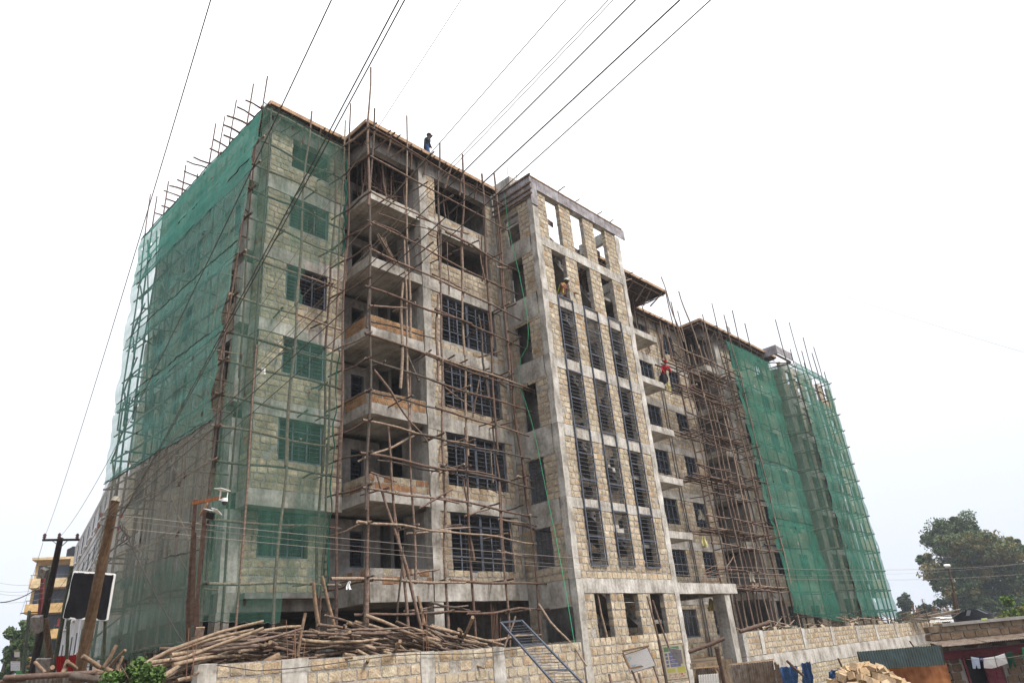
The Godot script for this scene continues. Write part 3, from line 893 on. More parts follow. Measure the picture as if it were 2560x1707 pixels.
func left_scaffold():
	var s = thing("pole_scaffold", "pole scaffold behind the green nets on the left corner of the building", "scaffold", Vector3(9.2, YARD, -26), "pole scaffolds around the building")
	var zs = [[-20.6, 23.6], [-21.8, 24.1], [-23.3, 24.3], [-24.3, 24.1], [-25.2, 24.3], [-26.6, 22.4], [-28.1, 23.8], [-30.1, 24.05], [-31.4, 23.9], [-32.4, 24.6]]
	for q in zs:
		var top = q[1]
		var low = q[0] * lerpf(1.0, 0.905, (-q[0] - 20.6) / 11.8)
		stick(s, "upright", Vector3(9.1, YARD, low + 0.1), Vector3(9.12, 12.4, low), 0.045)
		stick(s, "upright", Vector3(9.05, 11.2, low), Vector3(9.95, top, q[0] - 0.05), 0.038)
		stick(s, "upright", Vector3(10.02, YARD, low + 0.3), Vector3(10.06, 11.8, low + 0.3), 0.04)
		stick(s, "upright", Vector3(10.04, 11, low + 0.25), Vector3(10.08, 21.8, q[0] + 0.2), 0.038)
	for y in [21.85, 20.25, 19.05, 17.95, 16.7, 15.15, 13.5, 12.1, 11.1, 9.95, 8.9, 7.85, 6.1, 4.35, 2.9]:
		var x = lean(y)
		stick(s, "ledger", Vector3(x, y, -20.2), Vector3(x, y + rg.randf_range(-0.1, 0.1), -26.4), 0.042)
		stick(s, "ledger", Vector3(x, y, -25.0), Vector3(x, y + rg.randf_range(-0.1, 0.1), -3.27 * x), 0.042)
		stick(s, "ledger", Vector3(x - 0.14, y + 0.05, -20.6), Vector3(13.6, y + rg.randf_range(-0.12, 0.05), -20.62), 0.048)
		for z in [-22.0, -24.0, -26.2, -28.0, -29.3]:
			stick(s, "putlog", Vector3(x - 0.1, y + 0.05, z + rg.randf_range(-0.5, 0.5)), Vector3(10.3, y + 0.06, z + rg.randf_range(-0.3, 0.3)), 0.038)
		for q in 2:
			var xx = rg.randf_range(10.9, 13.4)
			stick(s, "putlog", Vector3(xx, y + 0.05, -20.5), Vector3(xx + rg.randf_range(-0.3, 0.3), y + 0.08, -21.42), 0.04)
	for k in 13:
		var y = 3.0 + k * 1.42
		stick(s, "brace", Vector3(lean(y), y, -3.15 * lean(y) - (k % 2) * 0.9), Vector3(lean(y + 1.4), y + 1.4, -3.15 * lean(y) - 0.9 + (k % 2) * 0.9), 0.04)
		stick(s, "brace", Vector3(lean(y), y + 0.5, -3.2 * lean(y)), Vector3(10.2, y + 1.5, -3.2 * lean(y)), 0.035)
	for k in 10:
		var y = 4.0 + k * 1.75
		stick(s, "brace", Vector3(lean(y) + 0.05, y, -21.0 - k * 0.85), Vector3(lean(y + 1.6) + 0.05, y + 1.6, -22.6 - k * 0.85), 0.038)
	for q in [[11.2, YARD, 11.5, 8.9], [11.45, 8, 11.6, 14.8], [11.55, 13.8, 11.9, 22.9]]:
		stick(s, "upright", Vector3(q[0], q[1], -20.55), Vector3(q[2], q[3], -20.55), 0.055, M.wood1)
	for q in [[12.85, YARD, 13.0, 9], [13.0, 8, 13.3, 15], [13.3, 14, 13.55, 23.4]]:
		stick(s, "upright", Vector3(q[0], q[1], -20.62), Vector3(q[2], q[3], -20.62), 0.045)
	return s


func front_scaffold():
	var s = thing("pole_scaffold", "open pole scaffold in front of the corner balconies, no net on it", "scaffold", Vector3(17.3, YARD, -18.9), "pole scaffolds around the building")
	var z = -18.9
	var ups = [[13.2, YARD, 13.45, 9.6], [13.32, 6.4, 13.55, 14.6], [13.4, 12.8, 13.8, 23.0], [13.45, 18.0, 13.65, 25.2], [15.0, 2.6, 14.3, 9.4], [15.35, 4.2, 15.3, 11.6], [15.28, 9.2, 15.2, 17.2], [15.4, 13.0, 15.5, 23.6], [14.8, 10.8, 15.1, 15.2], [16.5, YARD, 16.75, 8.0], [16.7, 6.2, 16.9, 13.4], [16.6, 11.5, 16.9, 15.3], [16.85, 12.2, 17.1, 18.8], [17.05, 16.5, 17.35, 23.1], [17.8, YARD, 17.95, 9.9], [17.9, 5.0, 17.7, 8.0], [18.0, 8.8, 18.15, 14.2], [18.1, 12.9, 18.45, 19.0], [18.3, 15.6, 18.75, 23.2], [19.3, YARD, 19.45, 8.1], [19.4, 5.0, 19.5, 10.6], [19.5, 9.2, 19.7, 15.3], [19.3, 11.3, 19.1, 15.0], [19.7, 13.6, 19.95, 22.7], [21.15, YARD, 21.0, 8.6], [20.98, 7.4, 20.85, 14.2], [20.85, 12.8, 20.9, 23.2], [20.6, 12, 20.7, 20]]
	for q in ups:
		stick(s, "upright", Vector3(q[0], q[1], z + rg.randf_range(-0.08, 0.08)), Vector3(q[2], q[3], z + rg.randf_range(-0.08, 0.08)), rg.randf_range(0.045, 0.062))
	stick(s, "upright", Vector3(13.25, YARD, z + 0.15), Vector3(13.3, 4.6, z + 0.15), 0.1, M.wood1)
	# raking pole in front of the lowest balconies
	stick(s, "raker", Vector3(16.0, YARD, z + 0.3), Vector3(13.9, 7.6, z - 0.1), 0.06, M.wood1)
	for q in [[-20.15, 24.0], [-21.2, 22.6]]:
		stick(s, "upright", Vector3(13.1, YARD, q[0]), Vector3(13.2, 9.5, q[0]), 0.055)
		stick(s, "upright", Vector3(13.2, 8.2, q[0]), Vector3(13.35, 16.6, q[0]), 0.055)
		stick(s, "upright", Vector3(13.35, 15.2, q[0]), Vector3(13.5, q[1], q[0]), 0.05)
	var leds = [[13.5, 21.9, 21.95, 21.35], [13.5, 20.4, 22.2, 20.0], [13.5, 18.7, 18.0, 18.45], [17.4, 18.4, 22.2, 18.0], [13.4, 17.3, 22.2, 16.7], [13.4, 16.1, 17.8, 15.8], [17.2, 15.9, 22.05, 15.4], [13.3, 14.42, 18.55, 14.4], [16.6, 14.5, 22.3, 14.05], [13.3, 12.55, 22.2, 12.07], [16.0, 12.5, 22.1, 12.2], [13.3, 11.6, 16.9, 11.37], [16.2, 11.45, 21.9, 11.15], [13.3, 10.4, 16.9, 10.35], [16.4, 10.4, 21.4, 10.04], [13.2, 9.35, 18.3, 9.2], [15.4, 9.25, 21.35, 9.08], [13.1, 8.22, 19.2, 8.15], [16.5, 8.25, 21.4, 7.85], [13.2, 7.1, 17.3, 6.95], [16.4, 7.05, 21.4, 6.75], [13.0, 6.0, 17.0, 5.9], [16.3, 5.95, 21.25, 5.7], [12.1, 4.3, 17.4, 4.25], [16.7, 4.32, 21.9, 4.22], [12.9, 3.3, 18.0, 3.3], [17.4, 3.25, 21.8, 3.35]]
	for q in leds:
		stick(s, "ledger", Vector3(q[0], q[1], z + 0.07), Vector3(q[2], q[3], z + 0.09), rg.randf_range(0.04, 0.056))
		var n = int((q[2] - q[0]) / 2.2)
		for k in n:
			var x = rg.randf_range(q[0] + 0.5, q[2] - 0.4)
			stick(s, "putlog", Vector3(x, q[1] + 0.05, z + rg.randf_range(0.1, 0.5)), Vector3(x + rg.randf_range(-0.25, 0.25), q[1] + 0.05, -19.95), 0.038)
	for y in [21.7, 20.3, 18.5, 17.0, 16.1, 14.75, 12.55, 11.6, 10.42, 9.35, 8.25, 7.2, 6.0, 4.25]:
		stick(s, "ledger", Vector3(13.42, y, z + 0.3), Vector3(13.3, y + rg.randf_range(-0.1, 0.15), rg.randf_range(-21.4, -21.1)), 0.045)
	for q in [[13.4, 13.6, 15.2, 14.1, -18.7], [13.6, 11.2, 16.0, 9.0, -18.75], [15.5, 9.2, 13.2, 8.0, -19.0], [13.9, 17.6, 15.9, 17.5, -19.1], [15.4, 6.6, 17.0, 7.4, -18.7], [17.9, 6.6, 19.3, 7.0, -19.2], [19.2, 13.2, 20.7, 13.9, -19.2]]:
		stick(s, "brace", Vector3(q[0], q[1], q[4]), Vector3(q[2], q[3], q[4] - 0.1), 0.045)
	# strut and stub poles near the ground, right
	stick(s, "raker", Vector3(20.9, 3.5, z + 0.2), Vector3(21.2, 1.3, -17.0), 0.05, M.wood2)
	stick(s, "ledger", Vector3(18.2, 2.35, z + 0.1), Vector3(21.0, 2.45, z + 0.1), 0.05, M.wood2)
	stick(s, "raker", Vector3(18.4, YARD, z + 0.2), Vector3(19.6, 3.1, z + 0.2), 0.05)
	# rope lashings where poles cross
	for k in 90:
		var q = leds[rg.randi() % leds.size()]
		var t = rg.randf()
		var w = Vector3(lerpf(q[0], q[2], t), lerpf(q[1], q[3], t), z + 0.04)
		var best = 9.0
		for e in ups:
			if w.y < e[1] or w.y > e[3]: continue
			var ex = lerpf(e[0], e[2], (w.y - e[1]) / (e[3] - e[1]))
			if absf(ex - w.x) < absf(best): best = ex - w.x
		if absf(best) > 0.8: continue
		w.x += best
		var mb = MB.new()
		var turns = []
		for i in 9: turns.append(w + Vector3(cos(i * 1.9) * 0.075, (i - 4) * 0.012, sin(i * 1.9) * 0.075))
		mb.tube(turns, turns.map(func(_w): return 0.014), 4)
		put(s, "lashing", mb, M.cloth_dirty if k % 3 else M.hem)
	# odd sticks lashed on as handrails, ties and spare ends
	for k in 34:
		var x0 = rg.randf_range(13.3, 20.6)
		var y0 = rg.randf_range(3.0, 21.5)
		var steep = rg.randf() < 0.35
		var e = Vector3(rg.randf_range(-0.2, 0.2), rg.randf_range(1.2, 2.6), rg.randf_range(-0.2, 0.2)) if steep else Vector3(rg.randf_range(1.2, 3.2), rg.randf_range(-0.5, 0.5), rg.randf_range(-0.4, 0.1))
		stick(s, "tie_stick", Vector3(x0, y0, z + rg.randf_range(-0.5, 0.2)), Vector3(x0, y0, z + rg.randf_range(-0.5, 0.2)) + e, rg.randf_range(0.028, 0.045))
	# bundle of loose sticks stored in the fifth-floor balcony
	for k in 9:
		stick(s, "loose_stick", Vector3(15.0 + k * 0.05, 17.9 + rg.randf() * 0.3, -20.4), Vector3(16.4 + rg.randf_range(-0.2, 0.2), 16.65, -20.6 + rg.randf_range(-0.3, 0.3)), 0.025, M.wood2)
	return s


func right_scaffold():
	var s = thing("pole_scaffold", "crowded pole scaffold with stick platforms right of the stair tower", "scaffold", Vector3(42, YARD, -21), "pole scaffolds around the building")
	for k in 13:
		var x = 38.3 + k * 0.68
		var z = [-20.3, -21.1, -20.7][k % 3]
		var top = [22.9, 21.3, 22.7, 19.6, 22.6, 18.4, 22.0, 20.6, 23.0, 21.6, 17.0, 22.2, 23.6][k]
		stick(s, "upright", Vector3(x + 0.5, YARD, z), Vector3(x + 0.35, 8.9, z), 0.06)
		stick(s, "upright", Vector3(x + 0.4, 7.6, z), Vector3(x + 0.15, 16.4, z), 0.055)
		stick(s, "upright", Vector3(x + 0.2, 15.0, z), Vector3(x - 0.2 + rg.randf_range(-0.3, 0.3), top, z), 0.05)
	for y in [18.9, 17.4, 15.9, 14.4, 12.7, 11.2, 9.6, 8.2, 6.6, 5.2, 4.2]:
		stick(s, "ledger", Vector3(37.8, y + 0.15, -20.35), Vector3(43.2, y, -20.3), 0.05)
		stick(s, "ledger", Vector3(42.4, y + 0.05, -20.3), Vector3(47.4, y - 0.1, -20.4), 0.05)
		for k in 3:
			var x = rg.randf_range(38.5, 46.5)
			stick(s, "putlog", Vector3(x, y + 0.06, -20.0), Vector3(x + rg.randf_range(-0.3, 0.3), y + 0.1, -21.9), 0.042)
	# working platforms: sticks and boards laid along the bays
	for y in [18.0, 16.35, 13.5, 10.6, 7.5, 4.35]:
		for k in 5:
			stick(s, "platform_stick", Vector3(37.4 + rg.randf(), y + 0.05 + rg.randf() * 0.12, -20.5 - k * 0.3), Vector3(45.5 + rg.randf() * 2.0, y + rg.randf() * 0.1, -20.5 - k * 0.3), 0.05)
		for k in 3:
			var mb = MB.new()
			var x = rg.randf_range(38, 43)
			mb.bar(Vector3(x, y + 0.2, -20.6 - k * 0.35), Vector3(x + 3.0, y + 0.16, -20.6 - k * 0.35), 0.28, 0.03)
			put(s, "platform_board", mb, M.plank)
		for k in 5:
			var x = rg.randf_range(37.8, 46.5)
			stick(s, "putlog", Vector3(x, y - 0.05, -19.7 - rg.randf() * 0.3), Vector3(x + 0.2, y - 0.02, -21.8), 0.045)
	for k in 16:
		var p = Vector3(rg.randf_range(38, 45), rg.randf_range(3, 19), rg.randf_range(-20.9, -20.2))
		stick(s, "brace", p, p + Vector3(rg.randf_range(1.0, 2.4), rg.randf_range(-0.8, 0.9), 0), 0.042)
	stick(s, "upright", Vector3(38.6, 19.3, -20.0), Vector3(37.3, 23.6, -20.0), 0.05, M.wood2)
	stick(s, "upright", Vector3(40.5, 19.3, -20.0), Vector3(39.3, 23.2, -20.0), 0.05, M.wood2)
	return s


func far_scaffold():
	var s = thing("pole_scaffold", "pole scaffold behind the green nets at the far right end of the building", "scaffold", Vector3(56, YARD, -20), "pole scaffolds around the building")
	for q in [[45.9, -20.8, 24.6], [47.6, -20.8, 23.6], [49.2, -20.8, 25.0], [51.0, -20.8, 24.4], [52.9, -20.8, 22.3], [55.2, -19.9, 25.6], [56.8, -19.9, 23.3], [58.2, -19.9, 26.2], [59.4, -19.9, 23.8], [60.6, -19.9, 25.4], [61.8, -19.9, 24.2], [62.7, -19.9, 25.0], [63.6, -19.9, 22.8], [63.6, -21.4, 24.2], [63.6, -23.0, 23.0]]:
		stick(s, "upright", Vector3(q[0], YARD, q[1]), Vector3(q[0], 12.4, q[1]), 0.06, M.wood3)
		stick(s, "upright", Vector3(q[0], 11.0, q[1]), Vector3(q[0] - 0.2, q[2], q[1]), 0.05, M.wood3)
	for k in 14:
		var y = 2.7 + k * 1.46
		stick(s, "ledger", Vector3(45.4, y, -20.75), Vector3(53.4, y - 0.1, -20.75), 0.05, M.wood3)
		stick(s, "ledger", Vector3(54.9, y + 0.05, -19.85), Vector3(60.0, y, -19.85), 0.05, M.wood3)
		stick(s, "ledger", Vector3(59.4, y + 0.05, -19.85), Vector3(63.9, y, -19.85), 0.05, M.wood3)
		stick(s, "ledger", Vector3(55.2, y, -19.6), Vector3(55.2, y + 0.1, -21.8), 0.055, M.wood3)
		stick(s, "ledger", Vector3(52.8, y - 0.2, -20.8), Vector3(55.3, y + 0.05, -19.8), 0.05, M.wood3)
		stick(s, "ledger", Vector3(63.6, y, -19.6), Vector3(63.6, y, -23.4), 0.05, M.wood3)
		for x in [57.0, 59.0, 61.0, 63.0]:
			stick(s, "putlog", Vector3(x + rg.randf_range(-0.5, 0.5), y + 0.1, -19.72), Vector3(x, y + 0.1, -20.85), 0.04, M.wood3)
		for x in [47.0, 49.5, 52.0]:
			stick(s, "putlog", Vector3(x + rg.randf_range(-0.5, 0.5), y, -20.62), Vector3(x, y + 0.1, -21.65), 0.04, M.wood3)
	for k in 8:
		stick(s, "brace", Vector3(55.3 + k * 0.9, 2.5 + k * 2.2, -19.8), Vector3(56.9 + k * 0.9, 5.0 + k * 2.2, -19.8), 0.045, M.wood3)
	for q in [[58.6, 4.6, 56.5, 9.4], [58.9, 2.0, 57.8, 5.4]]:
		stick(s, "raker", Vector3(q[0], q[1], -19.5), Vector3(q[2], q[3], -19.7), 0.08, M.wood2)
	return s


# ---------- nets ----------
# c: near-bottom, far-bottom, near-top, far-top; hung from several ledgers, so it bellies between them
func net(label: String, c: Array, n: Vector3, nu: int, nv: int, ties: int, amp: float, m: Material, s: int, skip = null):
	var f = FastNoiseLite.new()
	f.seed = s
	f.frequency = 0.11
	var p = []
	for j in nv + 1:
		var v = j * 1.0 / nv
		for i in nu + 1:
			var u = i * 1.0 / nu
			var q = c[0].lerp(c[1], u).lerp(c[2].lerp(c[3], u), v)
			var belly = absf(sin(PI * v * ties))
			var e = minf(u, 1.0 - u)
			q += n * amp * (belly * (0.35 + 0.9 * (f.get_noise_3dv(q) + 0.3)) + 0.8 * f.get_noise_3dv(q * 3.0) + 0.45 * f.get_noise_3dv(q * 9.0))
			# slack: the free edges draw in between the ties
			if e < 0.12: q += (c[1] - c[0]).normalized() * (1.0 if u < 0.5 else -1.0) * belly * amp * 0.35 * (1.0 - e / 0.12)
			q.y += f.get_noise_3dv(q * 1.5) * amp * 0.5
			p.append(q)
	var o = thing("safety_net", label, "net", (c[0] + c[1]) / 2, "green safety nets hung on the scaffolds")
	var mb = MB.new()
	# small tears here and there
	mb.grid(p, nu, nv, func(u, v): return (skip != null and skip.call(u, v)) or f.get_noise_2d(u * nu * 4.0 + 300.0, v * nv * 4.0) > 0.56)
	put(o, "cloth", mb, m)
	# hem ropes along the lower and upper edges, sagging between ties
	for e in [0, nv]:
		var q = []
		for i in nu + 1:
			if skip == null or not skip.call(minf((i + 0.5) / nu, 0.999), 0.01 if e == 0 else 0.99): q.append(p[e * (nu + 1) + i] + n * 0.02 - Vector3(0, 0.05 * absf(sin(i * 0.9 + s)), 0))
		mb = MB.new()
		mb.tube(q, q.map(func(_w): return 0.017), 5)
		put(o, "hem_rope", mb, M.hem)


func hang_nets():
	var out = Vector3(-1, 0, 0)
	# strips hung one below the other, each lapping over the next
	var strips = [[18.6, 21.55, M.net, "topmost dense green net strip over the upper left side of the building"], [15.0, 19.2, M.mid_net, "second green net strip from the top on the left side, stones showing through"], [12.0, 15.5, M.mid_net, "third green net strip on the left side, halfway up"], [9.0, 12.3, M.mid_net, "lowest green net strip on the left side, above the greyish net"]]
	for k in 4:
		var q = strips[k]
		var xa = lean(q[0]) - 0.2 - 0.03 * k
		var xb = lean(q[1]) - 0.2 - 0.03 * k
		net(q[3], [Vector3(xa, q[0], -3.3 * xa), Vector3(xa, q[0], -20.24), Vector3(xb, q[1], -3.3 * xb), Vector3(xb, q[1], -20.28)], out, 60, 24, 2, 0.12, q[2], 1 + k * 3)
	net("thin greyish net over the lower left side, below the dense green net", [Vector3(8.9, 2.9, -28.7), Vector3(8.9, 2.9, -20.24), Vector3(8.88, 9.15, -29.3), Vector3(8.88, 9.15, -20.24)], out, 50, 36, 4, 0.1, M.thin_net, 2)
	net("dull green net strip low on the left side, just above the ground", [Vector3(8.84, 2.7, -29.1), Vector3(8.84, 2.8, -20.33), Vector3(8.84, 5.6, -29.3), Vector3(8.84, 5.3, -20.33)], out, 44, 18, 2, 0.12, M.dull_net, 22)
	net("see-through torn net over the windows of the left bay", [Vector3(8.85, 3.4, -20.32), Vector3(12.85, 3.2, -20.32), Vector3(9.7, 21.9, -20.32), Vector3(13.5, 21.7, -20.32)], Vector3(0, 0, 1), 40, 90, 11, 0.07, M.clear_net, 3, func(u, v): return u > 0.58 + 0.03 * sin(v * 90.0) and v > 0.51 - 0.06 * (u - 0.6) and v < 0.665 + 0.05 * (u - 0.6) or (v < 0.05 and u > 0.62))
	# selvedge gathered in folds along the right edge of that net
	var gm = mat("gathered_net", 0.015, 0.085, 0.06, 0.9)
	for q in [[21.6, 16.4, 1.0, "thick gathered green edge of the torn net, beside the upper corner balconies"], [12.6, 4.0, 0.45, "thin gathered green edge of the torn net, beside the lower corner balconies"]]:
		var mb = MB.new()
		var pts = []
		var rad = []
		for k in 24:
			var y = lerpf(q[0], q[1], k / 23.0)
			pts.append(Vector3(lerpf(12.85, 13.5, (y - 3.2) / 18.5) + 0.05 * sin(k * 1.3), y, -20.3 + 0.04 * sin(k * 2.1)))
			rad.append((0.02 + 0.04 * absf(sin(k * 0.55 + q[0]))) * q[2])
		mb.tube(pts, rad, 6)
		solo("net_selvedge", mb, gm, q[3], "net")
	var z = Vector3(0, 0, 1)
	net("solid green net high on the right end, beside the far balconies", [Vector3(46.0, 12.9, -20.4), Vector3(53.0, 12.7, -20.4), Vector3(45.7, 21.5, -20.4), Vector3(52.9, 21.4, -20.4)], z, 36, 40, 4, 0.12, M.right_net, 4)
	net("thinner net strip between two solid green nets on the right end", [Vector3(46.1, 8.7, -20.4), Vector3(53.1, 8.5, -20.4), Vector3(46.0, 13.0, -20.43), Vector3(53.0, 12.8, -20.43)], z, 30, 24, 3, 0.1, M.far_net, 5)
	net("creased solid green net low on the right end, above the rubble", [Vector3(46.4, 2.9, -20.3), Vector3(53.6, 2.2, -20.2), Vector3(46.1, 8.9, -20.37), Vector3(53.1, 8.7, -20.37)], z, 36, 30, 3, 0.16, M.right_net, 6)
	net("green net with gaps at the far right end of the building", [Vector3(55.4, 2.4, -19.5), Vector3(63.2, 2.2, -19.5), Vector3(55.4, 21.9, -19.5), Vector3(62.4, 21.6, -19.5)], z, 44, 80, 13, 0.13, M.far_net, 7, func(u, v): return v > 0.86 and u > 0.42 and u < 0.8 and v < 0.96)
	net("see-through net closing the gap between the two right-hand nets", [Vector3(53.1, 2.4, -20.35), Vector3(55.4, 2.4, -19.55), Vector3(52.9, 20.9, -20.4), Vector3(55.35, 21.6, -19.55)], z, 16, 60, 12, 0.07, M.clear_net, 31)
	net("narrow see-through net at the side of the far stair tower", [Vector3(55.1, 2.6, -21.7), Vector3(55.1, 2.4, -19.75), Vector3(55.1, 21.6, -21.7), Vector3(55.1, 21.8, -19.75)], out, 14, 60, 12, 0.08, M.clear_net, 8)


# ---------- yard, walls and heap ----------
func coursed_wall(called: String, label: String, x0: float, x1: float, z: float, y0: float, ya: float, yb: float, piers: Array, ch: float, bl: float, pal: int, singles: int):
	var w = thing(called, label, "wall", Vector3((x0 + x1) / 2, y0, z))
	var Z = Vector3(0, 0, 1)
	var xs = [x0]
	for p in piers: xs.append_array([p[0], p[1]])
	xs.append(x1)
	for k in range(0, xs.size() - 1, 2):
		if xs[k + 1] - xs[k] < 0.1: continue
		var top = lerpf(ya, yb, ((xs[k] + xs[k + 1]) / 2 - x0) / (x1 - x0))
		masonry(w, Vector3(xs[k], y0, z), Z, xs[k + 1] - xs[k], top - y0, [], {"single": true, "ch": ch, "bl": bl, "pal": pal})
	for p in piers:
		var top = lerpf(ya, yb, (p[0] - x0) / (x1 - x0))
		cast(w, "pilaster", Vector3(p[0], y0, z - 0.24), Vector3(p[1], top + 0.01, z + 0.03), M.concrete, 0.2, 0.022)
	finish_bricks(w)
	return w


func walls():
	coursed_wall("boundary_wall", "stone boundary wall with concrete piers below the heap of poles", 7.75, 21.55, -17.42, GROUND, 2.2, 2.06, [[7.76, 8.2], [9.85, 10.55], [14.2, 14.7], [17.1, 17.6]], 0.3, 0.46, 3, 300)
	coursed_wall("boundary_wall", "short return of the stone wall under the creeper, far left", 3.4, 7.72, -17.45, GROUND, 1.55, 1.7, [], 0.3, 0.46, 3, 0)
	# the right wall: stones over a long cast beam over more stones, the top falling away slightly
	var w = thing("boundary_wall", "long stone wall with white piers over a stained plaster beam, right", "wall", Vector3(48, GROUND, -17.4))
	var xs = [33.7, 35.4, 40.3, 44.2, 48.1, 51.4, 55.2, 60.0, 66.5]
	for k in xs.size() - 1:
		var top = lerpf(1.98, 1.6, (xs[k] - 33.7) / 33.0)
		masonry(w, Vector3(xs[k] + 0.2, 0.9, -17.4), Vector3(0, 0, 1), xs[k + 1] - xs[k] - 0.4, top - 0.9, [], {"single": true, "ch": 0.25, "bl": 0.42, "pal": 3})
		cast(w, "pilaster", Vector3(xs[k] - 0.19, 0.92, -17.62), Vector3(xs[k] + 0.19, top + 0.03, -17.36), M.pale_concrete, 0.3, 0.02)
		cast(w, "beam", Vector3(xs[k] - 0.2, 0.2, -17.65), Vector3(xs[k + 1] - 0.2, 0.895, -17.37), M.pale_concrete)
	masonry(w, Vector3(36.2, GROUND, -17.4), Vector3(0, 0, 1), 30.0, 0.2 - GROUND, [], {"ch": 0.25, "bl": 0.36, "pal": 4})
	finish_bricks(w)
	# wire running along the left wall
	var mb = MB.new()
	var pts = []
	for k in 14:
		var x = 8.15 + k * 0.98
		pts.append(Vector3(x, 2.03 - 0.06 * sin(k * 0.9) + (0.14 if k == 0 else 0.0), -17.32))
	mb.tube(pts, pts.map(func(_q): return 0.012), 4)
	solo("wall_cable", mb, M.cable, "thin dark cable running along the top of the left boundary wall", "cable")


func log_mesh(l: float, r: float, col: Color) -> MB:
	var mb = MB.new()
	var p = []
	var rad = []
	var b = rg.randf_range(-0.12, 0.12)
	for i in 6:
		var t = i / 5.0 - 0.5
		p.append(Vector3(t * l, b * (0.25 - t * t) * 4.0 + rg.randf_range(-0.012, 0.012), rg.randf_range(-0.02, 0.02)))
		rad.append(r * lerpf(1.12, 0.82, i / 5.0) * rg.randf_range(0.94, 1.06))
	mb.tube(p, rad, 7, col, false)
	# pale sawn ends
	for e in [0, 5]:
		var s = -1.0 if e == 0 else 1.0
		var ring = []
		for k in 7: ring.append(p[e] + Vector3(0, cos(TAU * k / 7) * rad[e], sin(TAU * k / 7) * rad[e]))
		for k in range(1, 6):
			if s > 0: mb.tri(ring[0], ring[k], ring[k + 1], Color(0.48, 0.36, 0.24))
			else: mb.tri(ring[0], ring[k + 1], ring[k], Color(0.48, 0.36, 0.24))
	return mb


func pole_heap():
	var shapes = []
	for k in 18:
		var c = [Color(0.25, 0.18, 0.145), Color(0.36, 0.27, 0.21), Color(0.21, 0.155, 0.13), Color(0.46, 0.36, 0.27), Color(0.3, 0.23, 0.19)][k % 5]
		shapes.append(log_mesh(rg.randf_range(1.4, 2.9), rg.randf_range(0.026, 0.05), c).mesh())
	var g = "poles heaped behind the boundary wall"
	var made = 0
	var layer = 0
	# laid down in layers inside the outline of the heap
	while made < 290:
		var y = YARD + 0.12 + layer * 0.115
		var any = false
		for k in (5 if y < 1.75 else 30):
			var x = rg.randf_range(7.5, 17.2)
			var top = 3.5 * exp(-pow((x - 10.6) / 5.0, 2.0)) + 0.1 * sin(x * 3.0)
			if x > 12.5: top = maxf(top, 2.95 - (x - 12.5) * 0.1)
			if y > top: continue
			any = true
			var z = rg.randf_range(-18.0, -18.0 - 2.0 * clampf((top - y) / 1.4 + 0.35, 0.3, 1.0))
			var turn = rg.randf_range(-0.45, 0.35) if rg.randf() < 0.8 else rg.randf_range(-1.2, 1.2)
			# poles lie down the slope of the heap
			var tilt = clampf((10.6 - x) * 0.07, -0.28, 0.3) + rg.randf_range(-0.16, 0.16)
			var o = MeshInstance3D.new()
			o.name = numbered("loose_pole")
			o.mesh = shapes[rg.randi() % 18]
			o.material_override = M.log_wood
			add_child(o)
			o.transform = Transform3D(Basis.from_euler(Vector3(rg.randf() * TAU, turn, tilt), EULER_ORDER_YZX), Vector3(x, y, z))
			tag(o, "rough brown pole in the big heap behind the left boundary wall", "pole", g)
			made += 1
			if made >= 290: break
		layer += 1
		if not any or layer > 30: break
	# a few that stand out of the heap
	for q in [[at(742, 1640, 18.6), at(763, 1532, 19.0), "pale split stake standing upright out of the heap of poles", 0.05], [at(700, 1640, 17.6), at(640, 1668, 17.3), "thick pole end lying on the wall at the front of the heap", 0.1], [at(795, 1560, 19.8), at(783, 1455, 20.0), "stake leaning against the left bay above the heap of poles", 0.06], [at(835, 1565, 20.4), at(805, 1440, 20.6), "grey stake leaning beside the corner balcony above the heap of poles", 0.055], [at(1060, 1560, 22.5), at(1045, 1490, 23.0), "short brown stake standing at the right end of the heap of poles", 0.06]]:
		var mb = MB.new()
		mb.tube([q[0], q[0].lerp(q[1], 0.5) + jit(0.02), q[1]], [q[3], q[3] * 0.9, q[3] * 0.8], 7, Color(0.4, 0.29, 0.2))
		solo("loose_pole", mb, M.log_wood, q[2], "pole", g)
	# logs thrown on the shed roof at the left
	for q in [[205, 1640, 248, 1668, 0.05], [258, 1668, 290, 1612, 0.04], [262, 1672, 300, 1690, 0.05], [262, 1680, 312, 1625, 0.035], [290, 1675, 306, 1640, 0.03], [152, 1690, 168, 1652, 0.05], [86, 1655, 112, 1682, 0.035], [165, 1655, 190, 1672, 0.04], [118, 1690, 130, 1668, 0.05], [215, 1688, 330, 1679, 0.045], [230, 1675, 290, 1686, 0.04]]:
		var mb = MB.new()
		var a = at(q[0], q[1], 15.2 + rg.randf() * 0.4)
		var b = at(q[2], q[3], 15.2 + rg.randf() * 0.4)
		mb.tube([a, a.lerp(b, 0.5) + jit(0.02), b], [q[4] * 1.1, q[4], q[4]], 7, Color(0.34, 0.24, 0.17))
		solo("loose_pole", mb, M.log_wood, "cut branch lying on the iron shed roof at the far left", "pole", "branches on the shed roof")
	# steel starter bars by the wall and in the ground floor
	for q in [[7.6, -17.6, 3.0], [10.1, -17.55, 3.1], [10.3, -17.55, 2.9], [17.3, -17.6, 3.4], [17.45, -17.6, 3.3], [14.45, -17.55, 3.5]]:
		var mb = MB.new()
		for k in 3: mb.tube([Vector3(q[0] + k * 0.09, 1.9, q[1]), Vector3(q[0] + k * 0.09 + rg.randf_range(-0.15, 0.1), q[2] - k * 0.15, q[1] + 0.05)], [0.009, 0.009], 4)
		solo("starter_bars", mb, M.rebar, "thin rusty bars rising from a pier of the left boundary wall", "rebar", "starter bars on the left wall piers")


